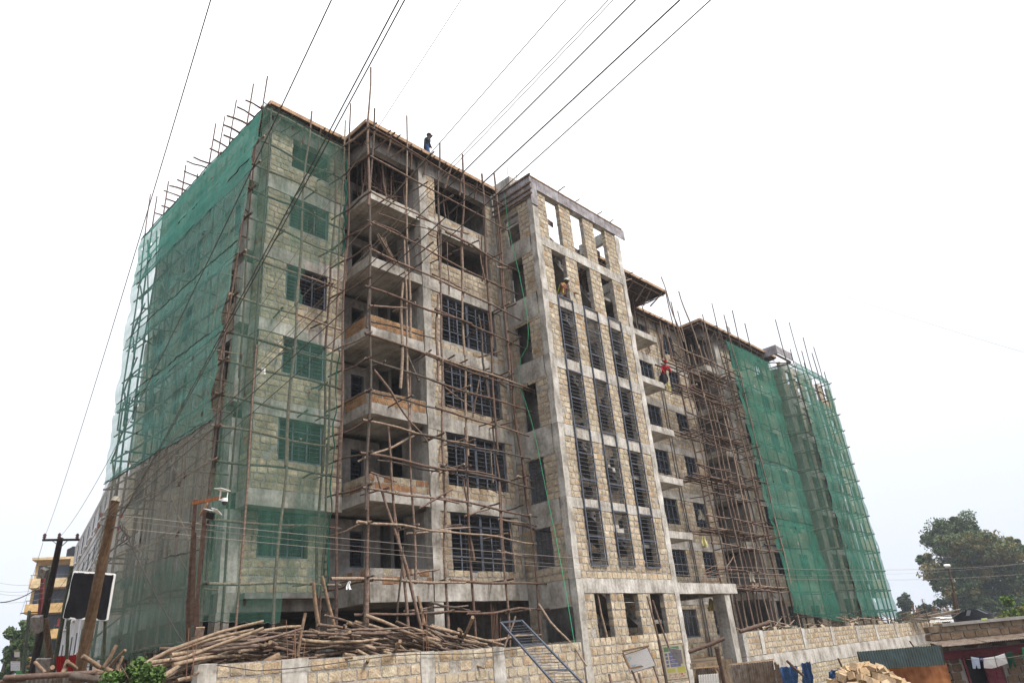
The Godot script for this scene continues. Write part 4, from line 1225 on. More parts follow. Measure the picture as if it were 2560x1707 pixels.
# ---------- poles and wires ----------
func wire(label: String, a: Vector3, b: Vector3, sag: float, r: float, m: Material, group := "", n := 20):
	var mb = MB.new()
	var pts = []
	for k in n + 1:
		var t = k * 1.0 / n
		pts.append(a.lerp(b, t) - Vector3(0, sag * 4.0 * t * (1.0 - t), 0))
	mb.tube(pts, pts.map(func(_q): return r), 5, Color.WHITE, false)
	solo("overhead_wire", mb, m, label, "wire", group)


func insulator(parent: Node, p: Vector3, s := 1.0):
	var mb = MB.new()
	mb.tube([p, p + Vector3(0, 0.05, 0) * s, p + Vector3(0, 0.08, 0) * s, p + Vector3(0, 0.13, 0) * s, p + Vector3(0, 0.16, 0) * s, p + Vector3(0, 0.2, 0) * s], [0.02 * s, 0.075 * s, 0.04 * s, 0.07 * s, 0.05 * s, 0.02 * s], 8)
	put(parent, "insulator", mb, M.clay)


func utility_poles():
	# the leaning pole in front, cut off above the wires
	var base = at(150, 1900, 17.0)
	var top = at(287, 1252, 17.6)
	var p = thing("utility_pole", "thick brown leaning utility pole in front of the black billboard", "utility pole", Vector3(base.x, GROUND, base.z))
	base += (base - top) * ((base.y - GROUND) / (top.y - base.y))
	var mb = MB.new()
	var pts = []
	var rad = []
	for k in 13:
		var t = k / 12.0
		pts.append(base.lerp(top, t) + jit(0.012))
		rad.append(lerpf(0.165, 0.105, t) * (1.0 + 0.03 * sin(k * 2.0)))
	mb.tube(pts, rad, 12)
	put(p, "post", mb, M.pole_wood)
	var cap = MB.new()
	cap.tube([top - Vector3(0, 0.02, 0), top + Vector3(0.02, 0.1, 0)], [0.12, 0.07], 8)
	put(p, "post_cap", cap, M.cloth_dirty)
	for q in [[252, 1285], [246, 1312], [303, 1287], [296, 1318]]:
		var c = at(q[0], q[1], 17.4)
		insulator(p, c - Vector3(0, 0.08, 0), 0.6)
		var br = MB.new()
		br.bar(c, at(276, q[1] + 2, 17.5), 0.03, 0.03)
		put(p, "bracket", br, M.steel)
	# tangle of service drops under the insulators
	for k in 7:
		var w = MB.new()
		var a = at(298 + rg.randf() * 14, 1300 + rg.randf() * 30, 17.3)
		var lp = []
		for i in 9:
			var t = i / 8.0
			lp.append(a + RIGHT * (0.25 * sin(t * PI * 1.6 + k)) * t - Vector3(0, 0.5 * t, 0) + RIGHT * 0.2 * t)
		w.tube(lp, lp.map(func(_q): return 0.011), 4, Color.WHITE, false)
		put(p, "cable_loop", w, M.cable)
	# pole with a crossarm further down the street
	var b2 = at(55, 1800, 34)
	var t2 = at(150, 1345, 34.4)
	var q2 = thing("utility_pole", "dark utility pole with a crossarm, grey box and raking strut", "utility pole", Vector3(b2.x, GROUND, b2.z))
	mb = MB.new()
	b2 += (b2 - t2) * ((b2.y - GROUND) / (t2.y - b2.y))
	mb.tube([b2, b2.lerp(t2, 0.5), t2], [0.2, 0.17, 0.13], 10)
	put(q2, "post", mb, M.dark_pole)
	mb = MB.new()
	mb.bar(at(105, 1350, 34.2), at(197, 1349, 34.4), 0.1, 0.1)
	put(q2, "crossarm", mb, M.dark_pole)
	for x in [[130, 1352, 148, 1366], [167, 1352, 152, 1366]]:
		mb = MB.new()
		mb.bar(at(x[0], x[1], 34.3), at(x[2], x[3], 34.3), 0.03, 0.03)
		put(q2, "arm_brace", mb, M.steel)
	for x in [[109, 1347], [146, 1346], [191, 1347]]: insulator(q2, at(x[0], x[1], 34.3), 1.3)
	mb = MB.new()
	mb.tube([at(112, 1545, 34.0), at(128, 1690, 33.6)], [0.13, 0.17], 8)
	put(q2, "strut", mb, M.pole_wood)
	mb = MB.new()
	mb.box(Transform3D(Basis(RIGHT, -DOWN, -AHEAD), at(91, 1560, 33.6)), Vector3(0.42, 0.75, 0.3))
	put(q2, "meter_box", mb, M.grey_sheet)
	mb = MB.new()
	mb.box(Transform3D(Basis(RIGHT, -DOWN, -AHEAD).rotated(AHEAD, 0.35), at(107, 1432, 33.9)), Vector3(0.3, 0.42, 0.25))
	put(q2, "lamp_box", mb, M.grey_sheet)
	# two more poles behind
	for x in [[at(50, 1800, 60), at(72, 1527, 60), "far utility pole with a small crossarm beside the trees, far left", at(50, 1533, 60), at(95, 1530, 60), M.green_pole, 0.16], [at(100, 1800, 38), at(122, 1416, 38), "grey-green post close behind the dark pole with a crossarm", at(118, 1420, 38), at(126, 1420, 38), M.green_pole, 0.17]]:
		var f = thing("utility_pole", x[2], "utility pole", Vector3(x[0].x, GROUND, x[0].z))
		mb = MB.new()
		mb.tube([Vector3(x[0].x, GROUND, x[0].z), x[1]], [x[6], x[6] * 0.75], 8)
		put(f, "post", mb, x[5])
		mb = MB.new()
		mb.bar(x[3], x[4], 0.08, 0.08)
		put(f, "crossarm", mb, M.dark_pole)
	# slim green post between the pole and the billboard
	var gp = MB.new()
	gp.tube([at(125, 1720, 26), at(178, 1415, 26.3)], [0.085, 0.07], 8)
	solo("green_post", gp, M.green_pole, "slim grey-green post between the crossarm pole and the billboard", "post")
	# street lamp mast at the right, behind the tank
	var lp2 = thing("street_lamp", "rusty lamp mast in front of the big tree on the right", "street lamp", at(2400, 1590, 55))
	for x in [[2405, 1560, 2372, 1420, 0.07], [2398, 1570, 2383, 1480, 0.12]]:
		mb = MB.new()
		mb.tube([at(x[0], x[1], 55), at(x[2], x[3], 55)], [x[4] * 1.3, x[4]], 7)
		put(lp2, "mast", mb, M.wood0)
	mb = MB.new()
	mb.box(Transform3D(Basis(RIGHT, -DOWN, -AHEAD).rotated(AHEAD, -0.1), at(2369, 1414, 55)), Vector3(0.42, 0.14, 0.25))
	put(lp2, "lamp_head", mb, M.white)
	mb = MB.new()
	mb.box(Transform3D(Basis(), at(2385, 1452, 55)), Vector3(0.2, 0.22, 0.2))
	put(lp2, "junction_box", mb, M.cloth_dirty)
	# television aerial on a stick, and rusty bars of an unfinished roof
	var an = thing("aerial", "thin leaning television aerial over the right boundary wall", "aerial", at(2330, 1600, 44))
	mb = MB.new()
	mb.tube([at(2336, 1610, 44), at(2322, 1550, 44.2), at(2306, 1497, 44.4)], [0.035, 0.03, 0.025], 5)
	put(an, "mast", mb, M.wood0)
	mb = MB.new()
	for k in 5: mb.bar(at(2302 + k, 1500 + k * 3.4, 44.4), at(2313 + k, 1498 + k * 3.4, 44.4), 0.015, 0.015)
	put(an, "elements", mb, M.steel)
	var rb = 0
	for x in [2281, 2285, 2290, 2332, 2336, 2341, 2358, 2363, 2368, 2295]:
		mb = MB.new()
		mb.tube([at(x + 8, 1552, 58), at(x, 1512 + (rb * 7) % 13, 58)], [0.045, 0.04], 4)
		solo("starter_bar", mb, M.rebar, "rusty bar standing on a far roof beyond the right boundary wall", "rebar", "rusty bars on far roofs")
		rb += 1


func wires():
	var thick = "power lines crossing the sky above the street"
	# from the leaning pole up over the street; each runs on past the eye to a pole behind it
	var from_pole = [[at(303, 1287, 17.4), 972, 0, 0.0075, M.cable], [at(303, 1290, 17.4), 986, 0, 0.007, M.cable], [at(276, 1285, 17.5), 1535, 0, 0.0075, M.cable], [at(270, 1300, 17.5), 1641, 0, 0.0085, M.cable], [at(296, 1318, 17.4), 1716, 0, 0.0065, M.cable], [at(252, 1290, 17.5), 1368, 0, 0.005, M.pale_cable], [at(252, 1300, 17.5), 1470, 0, 0.005, M.pale_cable], [at(246, 1315, 17.5), 1482, 0, 0.0045, M.pale_cable], [at(290, 1300, 17.4), 1120, 0, 0.0035, M.pale_cable]]
	var words = ["first of two close dark wires, left of centre in the sky", "second of two close dark wires, left of centre in the sky", "dark wire running to the leaning pole across the stair tower top", "thickest dark wire across the sky, second from the right", "rightmost dark wire rising from the leaning pole", "thin pale wire across the middle of the sky", "left one of two close thin pale wires in the sky", "right one of two close thin pale wires in the sky", "faintest pale wire, right of the pair of dark wires"]
	for k in from_pole.size():
		var w = from_pole[k]
		var far = at(w[1], w[2], 7.0)
		wire(words[k], w[0], w[0] + (far - w[0]) * 1.7, 0.25, w[3], w[4], thick, 40)
	# from the crossarm pole
	wire("leftmost dark wire, falling to the crossarm pole", at(109, 1345, 34.3), at(109, 1345, 34.3).lerp(at(506, 0, 8), 1.3), 1.0, 0.0065, M.cable, thick, 40)
	wire("second dark wire from the left, falling to the crossarm pole", at(146, 1344, 34.3), at(146, 1344, 34.3).lerp(at(763, 0, 8), 1.3), 1.3, 0.007, M.cable, thick, 40)
	# service lines along the street to the right
	var run = [[307, 1289, 2700, 1392, 1.05, 0.007, "upper one of the pale service wires strung across the front of the building"], [317, 1322, 2700, 1418, 1.0, 0.0065, "lower one of the pale service wires strung across the front of the building"], [303, 1300, 2700, 1383, 1.35, 0.004, "faint service wire between the two pale service wires"]]
	for w in run:
		wire(w[6], at(w[0], w[1], 17.4), at(w[2], w[3], 48), w[4], w[5], M.pale_cable, "service wires across the building front", 40)
	# stay and droops at the left
	wire("stay wire running down from the leaning pole to the boundary wall", at(310, 1325, 17.3), at(492, 1658, 17.2), 0.15, 0.014, M.cable)
	wire("dark cable sloping in from the left edge to the crossarm pole", at(0, 1506, 30), at(112, 1455, 34), 0.2, 0.022, M.cable)
	wire("hair-thin wire high in the left sky", at(142, 0, 30), at(800, 245, 30), 0.1, 0.006, M.pale_cable)
	wire("hair-thin wire in the right sky beyond the stair tower", at(1370, 462, 30), at(2560, 880, 30), 0.4, 0.006, M.pale_cable)
	for k in 4:
		wire("thin far wire at the left edge", at(-20, 1452 + k * 14 + (k % 2) * 8, 60), at(118, 1455 + k * 12, 60), 0.3, 0.012, M.pale_cable, "thin far wires at the left edge")
	for k in 5:
		wire("thin service drop between the leaning pole and the white house", at(250 + k * 6, 1312 + k * 3, 17.4), at(120 + k * 8, 1500 + k * 9, 33), 0.2, 0.008, M.cable, "service drops beside the leaning pole")
	wire("thin wire hanging from the crossarm to the lamp box", at(106, 1356, 34.2), at(48, 1540, 60), 0.3, 0.01, M.pale_cable)
	# white line spacer clipped on a wire
	var sp = MB.new()
	sp.box(Transform3D(Basis(RIGHT, -DOWN, -AHEAD), at(658, 924, 12.2)), Vector3(0.05, 0.07, 0.04))
	sp.box(Transform3D(Basis(RIGHT, -DOWN, -AHEAD), at(657, 933, 12.2)), Vector3(0.065, 0.03, 0.05))
	solo("wire_spacer", sp, M.white, "small white spacer clipped on the wires in front of the left bay", "wire clip")


func camera_post():
	var p = thing("camera_post", "post of two rough slabs carrying a security camera on an orange arm", "post", at(478, 1665, 17.5))
	for q in [[[470, 1680], [470, 1500], [488, 1247], 0.095], [[488, 1680], [492, 1500], [512, 1270], 0.105], [[478, 1560], [483, 1425], [487, 1330], 0.08]]:
		var mb = MB.new()
		var a = at(q[0][0], q[0][1], 17.45)
		var b = at(q[1][0], q[1][1], 17.5)
		var c = at(q[2][0], q[2][1], 17.6)
		mb.bar(a, b, q[3] * 1.15, 0.05)
		mb.bar(b, c, q[3] * 0.85, 0.05)
		put(p, "slab", mb, M.wood0)
	var st = MB.new()
	st.bar(at(480, 1680, 17.4), at(500, 1568, 17.45), 0.2, 0.06)
	put(p, "foot_board", st, M.wood2)
	var arm = MB.new()
	arm.bar(at(481, 1258, 17.5), at(553, 1244, 17.2), 0.05, 0.075)
	put(p, "arm", arm, M.orange_timber)
	var br = MB.new()
	br.bar(at(500, 1288, 17.5), at(517, 1258, 17.35), 0.05, 0.06)
	put(p, "arm_brace", br, M.sawn)
	var c = thing("security_camera", "white dome security camera with a square shade on the orange arm", "camera", at(560, 1262, 17.15))
	var o = at(561, 1251, 17.15)
	var d = MB.new()
	d.tube([o + Vector3(0, 0.06, 0), o + Vector3(0, 0.05, 0), o - Vector3(0, 0.03, 0)], [0.03, 0.068, 0.072], 14)
	put(c, "body", d, M.white)
	d = MB.new()
	d.tube([o - Vector3(0, 0.03, 0), o - Vector3(0, 0.07, 0), o - Vector3(0, 0.1, 0), o - Vector3(0, 0.112, 0)], [0.066, 0.062, 0.04, 0.01], 14)
	put(c, "dome", d, M.black)
	d = MB.new()
	d.tube([o + Vector3(0, 0.05, 0) + RIGHT * 0.05, o + Vector3(0, 0.2, 0) + RIGHT * 0.06], [0.011, 0.009], 6)
	put(c, "antenna", d, M.white)
	d = MB.new()
	d.bar(o + Vector3(0, 0.02, 0) - RIGHT * 0.14, o + Vector3(0, 0.02, 0) - RIGHT * 0.05, 0.03, 0.03)
	d.tube([at(549, 1250, 17.2), at(551, 1226, 17.2)], [0.022, 0.018], 8)
	put(c, "bracket", d, M.white)
	d = MB.new()
	d.box(Transform3D(Basis.from_euler(Vector3(0.12, 0.3, -0.1)), at(555, 1224, 17.2)), Vector3(0.3, 0.012, 0.24))
	put(c, "sun_shade", d, M.white)
	var s = thing("solar_floodlight", "small solar panel and black floodlight hanging under the orange arm", "floodlight", at(525, 1296, 17.3))
	for q in [[524, 1275, 0.0, 0.22], [541, 1278, 0.45, 0.24]]:
		d = MB.new()
		d.box(Transform3D(Basis.from_euler(Vector3(0.35, 0.4, -q[2])), at(q[0], q[1], 17.3)), Vector3(q[3], 0.014, 0.2))
		put(s, "panel", d, M.white)
	d = MB.new()
	d.box(Transform3D(Basis(RIGHT, -DOWN, -AHEAD).rotated(AHEAD, 0.25), at(524, 1289, 17.3)), Vector3(0.17, 0.15, 0.06))
	put(s, "lamp_head", d, M.black)


# ---------- left street ----------
func left_street():
	# billboard seen from the back
	var b = thing("billboard", "black-backed billboard with a white frame behind the leaning pole", "billboard", at(220, 1545, 19))
	var c = [at(157, 1545, 19), at(265, 1550, 19), at(183, 1430, 19.2), at(284, 1437, 19.2)]
	var pts = []
	for j in 11:
		for i in 13:
			var q = c[0].lerp(c[1], i / 12.0).lerp(c[2].lerp(c[3], i / 12.0), j / 10.0)
			pts.append(q - AHEAD * 0.03 * sin(i * 0.9) * sin(PI * j / 10.0) - AHEAD * 0.02 * sin(i * 1.9 + j))
	var mb = MB.new()
	mb.grid(pts, 12, 10)
	put(b, "canvas", mb, M.black_cloth)
	for e in [[0, 1], [2, 3], [0, 2], [1, 3]]:
		mb = MB.new()
		mb.bar(c[e[0]] + AHEAD * 0.03, c[e[1]] + AHEAD * 0.03, 0.05, 0.05)
		put(b, "frame_bar", mb, M.white)
	for e in [[170, 1550, 160, 1760], [262, 1552, 255, 1760]]:
		mb = MB.new()
		mb.bar(at(e[0], e[1], 19.1), at(e[2], e[3], 19.1), 0.07, 0.07)
		put(b, "leg", mb, M.green_pole)
	apartment_yellow()
	apartment_white()
	# iron shed roof at the bottom edge
	var s = thing("iron_shed", "low shed with corrugated iron sides and pole purlins, bottom left", "shed", at(120, 1760, 14.5))
	corrugated(s, "sheet", at(45, 1790, 14.5), at(178, 1790, 14.5), at(40, 1699, 14.5), at(178, 1692, 14.5), M.grey_sheet, 0.09)
	for q in [[-10, 1708, 65, 1696, 0.05], [10, 1695, 240, 1682, 0.06], [175, 1690, 260, 1700, 0.09], [180, 1701, 262, 1696, 0.05]]:
		mb = MB.new()
		mb.tube([at(q[0], q[1], 14.3), at(q[2], q[3], 14.4)], [q[4], q[4] * 0.9], 7)
		put(s, "purlin", mb, M.wood0 if q[4] < 0.08 else M.wood3)
	# red kiosk roof and wall behind the poles
	var r = thing("red_kiosk", "bright red corrugated kiosk wall behind the leaning pole", "kiosk", at(165, 1720, 24))
	corrugated(r, "sheet", at(140, 1760, 24), at(194, 1760, 24), at(140, 1640, 24), at(190, 1637, 24.1), M.red_iron, 0.08)
	corrugated(r, "sheet", at(86, 1740, 25), at(125, 1740, 25), at(90, 1668, 25), at(122, 1646, 25), M.red_iron, 0.08)
	mb = MB.new()
	mb.bar(at(92, 1655, 24.6), at(121, 1643, 24.6), 0.05, 0.06)
	put(r, "roof_edge", mb, M.dark_pole)
	mb = MB.new()
	mb.box(Transform3D(Basis(RIGHT, -DOWN, -AHEAD), at(108, 1690, 24.4)), Vector3(0.5, 1.2, 0.1))
	put(r, "door_leaf", mb, M.grey_sheet)
	# red sheeted wall along the street, tall and narrow in view
	mb = MB.new()
	mb.bar(at(82, 1730, 70), at(108, 1440, 70), 0.3, 0.4, Color.WHITE, -AHEAD)
	solo("red_pillar", mb, M.red_wall, "tall narrow dark red wall end beside the yellow apartment house", "wall")
	# little signboards on the far pole
	var words = ["small white signboard with pale red lines on the far left pole", "larger white signboard with a dark emblem on the far left pole", "green and white shop sign near the bottom left corner"]
	var cols = [[Color(0.8, 0.78, 0.78), Color(0.55, 0.25, 0.25)], [Color(0.8, 0.82, 0.85), Color(0.2, 0.25, 0.35)], [Color(0.1, 0.5, 0.25), Color(0.8, 0.85, 0.8)]]
	for k in 3:
		var q = [[41, 1636, 0.42, 0.42], [37, 1665, 0.75, 0.75], [46, 1683, 0.5, 0.4]][k]
		print_board("signboard", words[k], at(q[0], q[1], 57), Basis(RIGHT, -DOWN, -AHEAD), q[2], q[3], scribble(cols[k][0], cols[k][1], 40 + k, 5))
	# creeper on the wall end
	bush(at(322, 1715, 13.6), 0.62, 0.5, 5200, "leafy green creeper growing over the end of the left wall", "creeper", Color(0.035, 0.075, 0.02), Color(0.1, 0.16, 0.045))


func corrugated(parent: Node, called: String, a: Vector3, b: Vector3, c: Vector3, d: Vector3, m: Material, pitch := 0.08) -> MeshInstance3D:
	var n = int(a.distance_to(b) / pitch) * 4
	var out = (b - a).cross(c - a).normalized()
	var p = []
	for j in 2:
		for i in n + 1:
			var t = i * 1.0 / n
			p.append((a.lerp(b, t) if j == 0 else c.lerp(d, t)) + out * 0.018 * sin(i * PI / 2.0 + 0.7))
	var mb = MB.new()
	mb.grid(p, n, 1)
	return put(parent, called, mb, m)


func apartment_yellow():
	var o = at(150, 1600, 88)
	var h = thing("apartment_house", "yellow apartment house with balconies and black roof tanks, far left", "building", Vector3(o.x, GROUND, o.z))
	# facade turned towards the street; x runs to the right in view and slightly nearer
	var u = (RIGHT * Vector3(1, 0, 1)).normalized().rotated(Vector3.UP, 0.35)
	var n = u.cross(Vector3.UP) * -1.0
	n = Vector3.UP.cross(u) * -1.0
	if n.dot(AHEAD) > 0: n = -n
	var B = Basis(u, Vector3.UP, n)
	var p = Vector3(o.x, 0, o.z)
	var box = func(called, x, y, z, sx, sy, sz, m, par = h):
		var mb = MB.new()
		mb.box(Transform3D(B, p + u * x + Vector3.UP * y + n * z), Vector3(sx, sy, sz))
		return put(par, called, mb, m)
	box.call("wall", 0.0, 8.6, -4.0, 8.5, 19.6, 6.0, M.yellow_wall)
	box.call("roof_slab", 0.0, 18.55, -3.6, 9.2, 0.3, 7.2, M.cream)
	box.call("stair_head", 1.6, 17.0, -0.2, 3.6, 2.6, 1.6, M.cream)
	for k in 5:
		var y = 3.4 + k * 3.0
		box.call("balcony", -0.4, y, 0.2, 7.6, 1.1, 1.9, M.yellow_wall if k < 4 else M.cream)
		var f = box.call("balcony_opening", -0.4, y + 1.5, -0.97, 7.0, 1.8, 0.06, M.glass)
		for x in [-2.4, 1.4]: box.call("door_frame", x, y + 1.5, -0.9, 0.1, 1.8, 0.06, M.white, f)
		var rail = MB.new()
		for x in 14: rail.box(Transform3D(B, p + u * (-4.1 + x * 0.57) + Vector3.UP * (y + 0.75) + n * 1.1), Vector3(0.05, 0.45, 0.04))
		rail.box(Transform3D(B, p + u * -0.4 + Vector3.UP * (y + 0.97) + n * 1.1), Vector3(7.6, 0.06, 0.06))
		put(h, "railing", rail, M.steel_blue)
	var w = box.call("window", 1.9, 16.6, 0.62, 1.1, 1.5, 0.06, M.blue_glass)
	box.call("mullion", 1.9, 16.6, 0.66, 0.07, 1.5, 0.05, M.white, w)
	box.call("mullion", 1.9, 16.6, 0.67, 1.1, 0.07, 0.05, M.white, w)
	for q in [[0.9, -1.6, 1.05, 1.7], [2.4, -1.8, 1.0, 1.6], [-0.6, -2.6, 0.8, 1.5]]:
		var t = thing("water_tank", ["largest black roof tank on the yellow apartment house, nearest the white block", "middle-sized black roof tank on the yellow apartment house, at the back", "smallest black roof tank on the yellow apartment house, on the left"][["0.9", "2.4", "-0.6"].find(str(q[0]))], "water tank", p + u * q[0] + Vector3.UP * 18.7 + n * q[1], "tanks on the yellow house")
		var mb = MB.new()
		var c = p + u * q[0] + n * q[1] + Vector3.UP * 18.7
		var pr = []
		var rd = []
		for k in 9:
			pr.append(c + Vector3.UP * q[3] * k / 8.0)
			rd.append(q[2] * (1.0 if k % 2 == 0 else 0.96) * (0.55 if k == 8 else 1.0))
		mb.tube(pr, rd, 18)
		put(t, "shell", mb, M.tank)
		mb = MB.new()
		mb.tube([c + Vector3.UP * q[3], c + Vector3.UP * (q[3] + 0.15)], [0.35, 0.3], 12)
		put(t, "lid", mb, M.tank)
	# washing on a balcony
	var cc = [M.red_iron, M.cloth_white, M.black_cloth, M.red_wall]
	for k in 6:
		var mb = MB.new()
		mb.box(Transform3D(B, p + u * (-2.6 + k * 0.8) + Vector3.UP * 10.6 + n * 1.25), Vector3(0.5, 0.9 + (k % 3) * 0.2, 0.04))
		solo("hung_garment", mb, cc[k % 4], "garment hung over a balcony rail of the yellow apartment house", "garment", "washing on the yellow house")


func apartment_white():
	# long white block behind the nets; its window side runs away from the eye
	var a = at(140, 1520, 78)
	var b = at(276, 1300, 44)
	var h = thing("apartment_block", "white apartment block with a slanting row of windows behind the green net", "building", Vector3(b.x, GROUND, b.z))
	var p = Vector3(b.x, 0, b.z)
	var u = Vector3(a.x - b.x, 0, a.z - b.z).normalized()
	var n = u.cross(Vector3.UP)
	if n.dot(EYE - p) < 0: n = -n
	var B = Basis(u, Vector3.UP, u.cross(Vector3.UP))
	var l = 30.0
	var box = func(called, x, y, z, sx, sy, sz, m, par = h):
		var mb = MB.new()
		mb.box(Transform3D(B, p + u * x + Vector3.UP * y + n * z), Vector3(sx, sy, sz))
		return put(par, called, mb, m)
	box.call("wall", l / 2, 6.7, -3.0, l, 15.8, 6.0, M.white_wall)
	box.call("parapet", l / 2, 14.8, -0.1, l, 0.4, 0.25, M.white_wall)
	box.call("end_wall", -1.6, 6.9, -4.0, 3.2, 16.2, 4.0, M.white_wall)
	for k in 5:
		for x in [2.4, 5.6, 9.2, 13.0, 17.0, 21.5, 26.0]:
			var y = 2.6 + k * 2.75
			var w = box.call("window", x, y, 0.03, 1.5, 1.5, 0.05, M.glass)
			box.call("mullion", x, y, 0.07, 0.07, 1.5, 0.04, M.white, w)
			box.call("sill", x, y - 0.8, 0.08, 1.7, 0.1, 0.2, M.white, w)
	# brown boarded balcony fronts near the street
	for q in [[3.0, 2.4], [5.0, 2.0], [7.4, 1.8]]:
		for k in 8:
			box.call("cladding_board", q[0], 1.9 + k * 0.34, 0.35, 1.1, 0.3, 0.1, M.brown_tile)
	box.call("roof_mast", 14.0, 16.0, -1.0, 0.1, 2.4, 0.1, M.steel)
	box.call("roof_lamp", 14.0, 17.2, -0.9, 1.2, 0.18, 0.4, M.steel)


# ---------- signs ----------
func scribble(paper: Color, ink: Color, s: int, rows: int) -> ImageTexture:
	var g = RandomNumberGenerator.new()
	g.seed = s
	var im = Image.create(192, 128, false, Image.FORMAT_RGB8)
	im.fill(paper)
	for r in rows:
		var y = int(128.0 * (r + 0.5) / rows)
		var x = 14
		while x < 170:
			var l = g.randi_range(4, 14)
			im.fill_rect(Rect2i(x, y - 3, mini(l, 176 - x), g.randi_range(2, 7)), paper.lerp(ink, g.randf_range(0.3, 0.9)))
			x += l + g.randi_range(2, 6)
	return ImageTexture.create_from_image(im)


func print_board(called: String, label: String, c: Vector3, B: Basis, w: float, h: float, t: Texture2D, legs := []) -> Node3D:
	var o = thing(called, label, "sign", c - B.y * h / 2)
	var mb = MB.new()
	mb.box(Transform3D(B, c - B.z * 0.016), Vector3(w + 0.04, h + 0.04, 0.03))
	put(o, "panel", mb, M.plank)
	var m = StandardMaterial3D.new()
	m.albedo_texture = t
	m.roughness = 0.6
	var q = QuadMesh.new()
	q.size = Vector2(w, h)
	placed(o, "print", q, m, Transform3D(B, c + B.z * 0.003))
	for l in legs:
		mb = MB.new()
		mb.bar(l[0], l[1], 0.06, 0.05)
		put(o, "leg", mb, M.wood1)
	return o


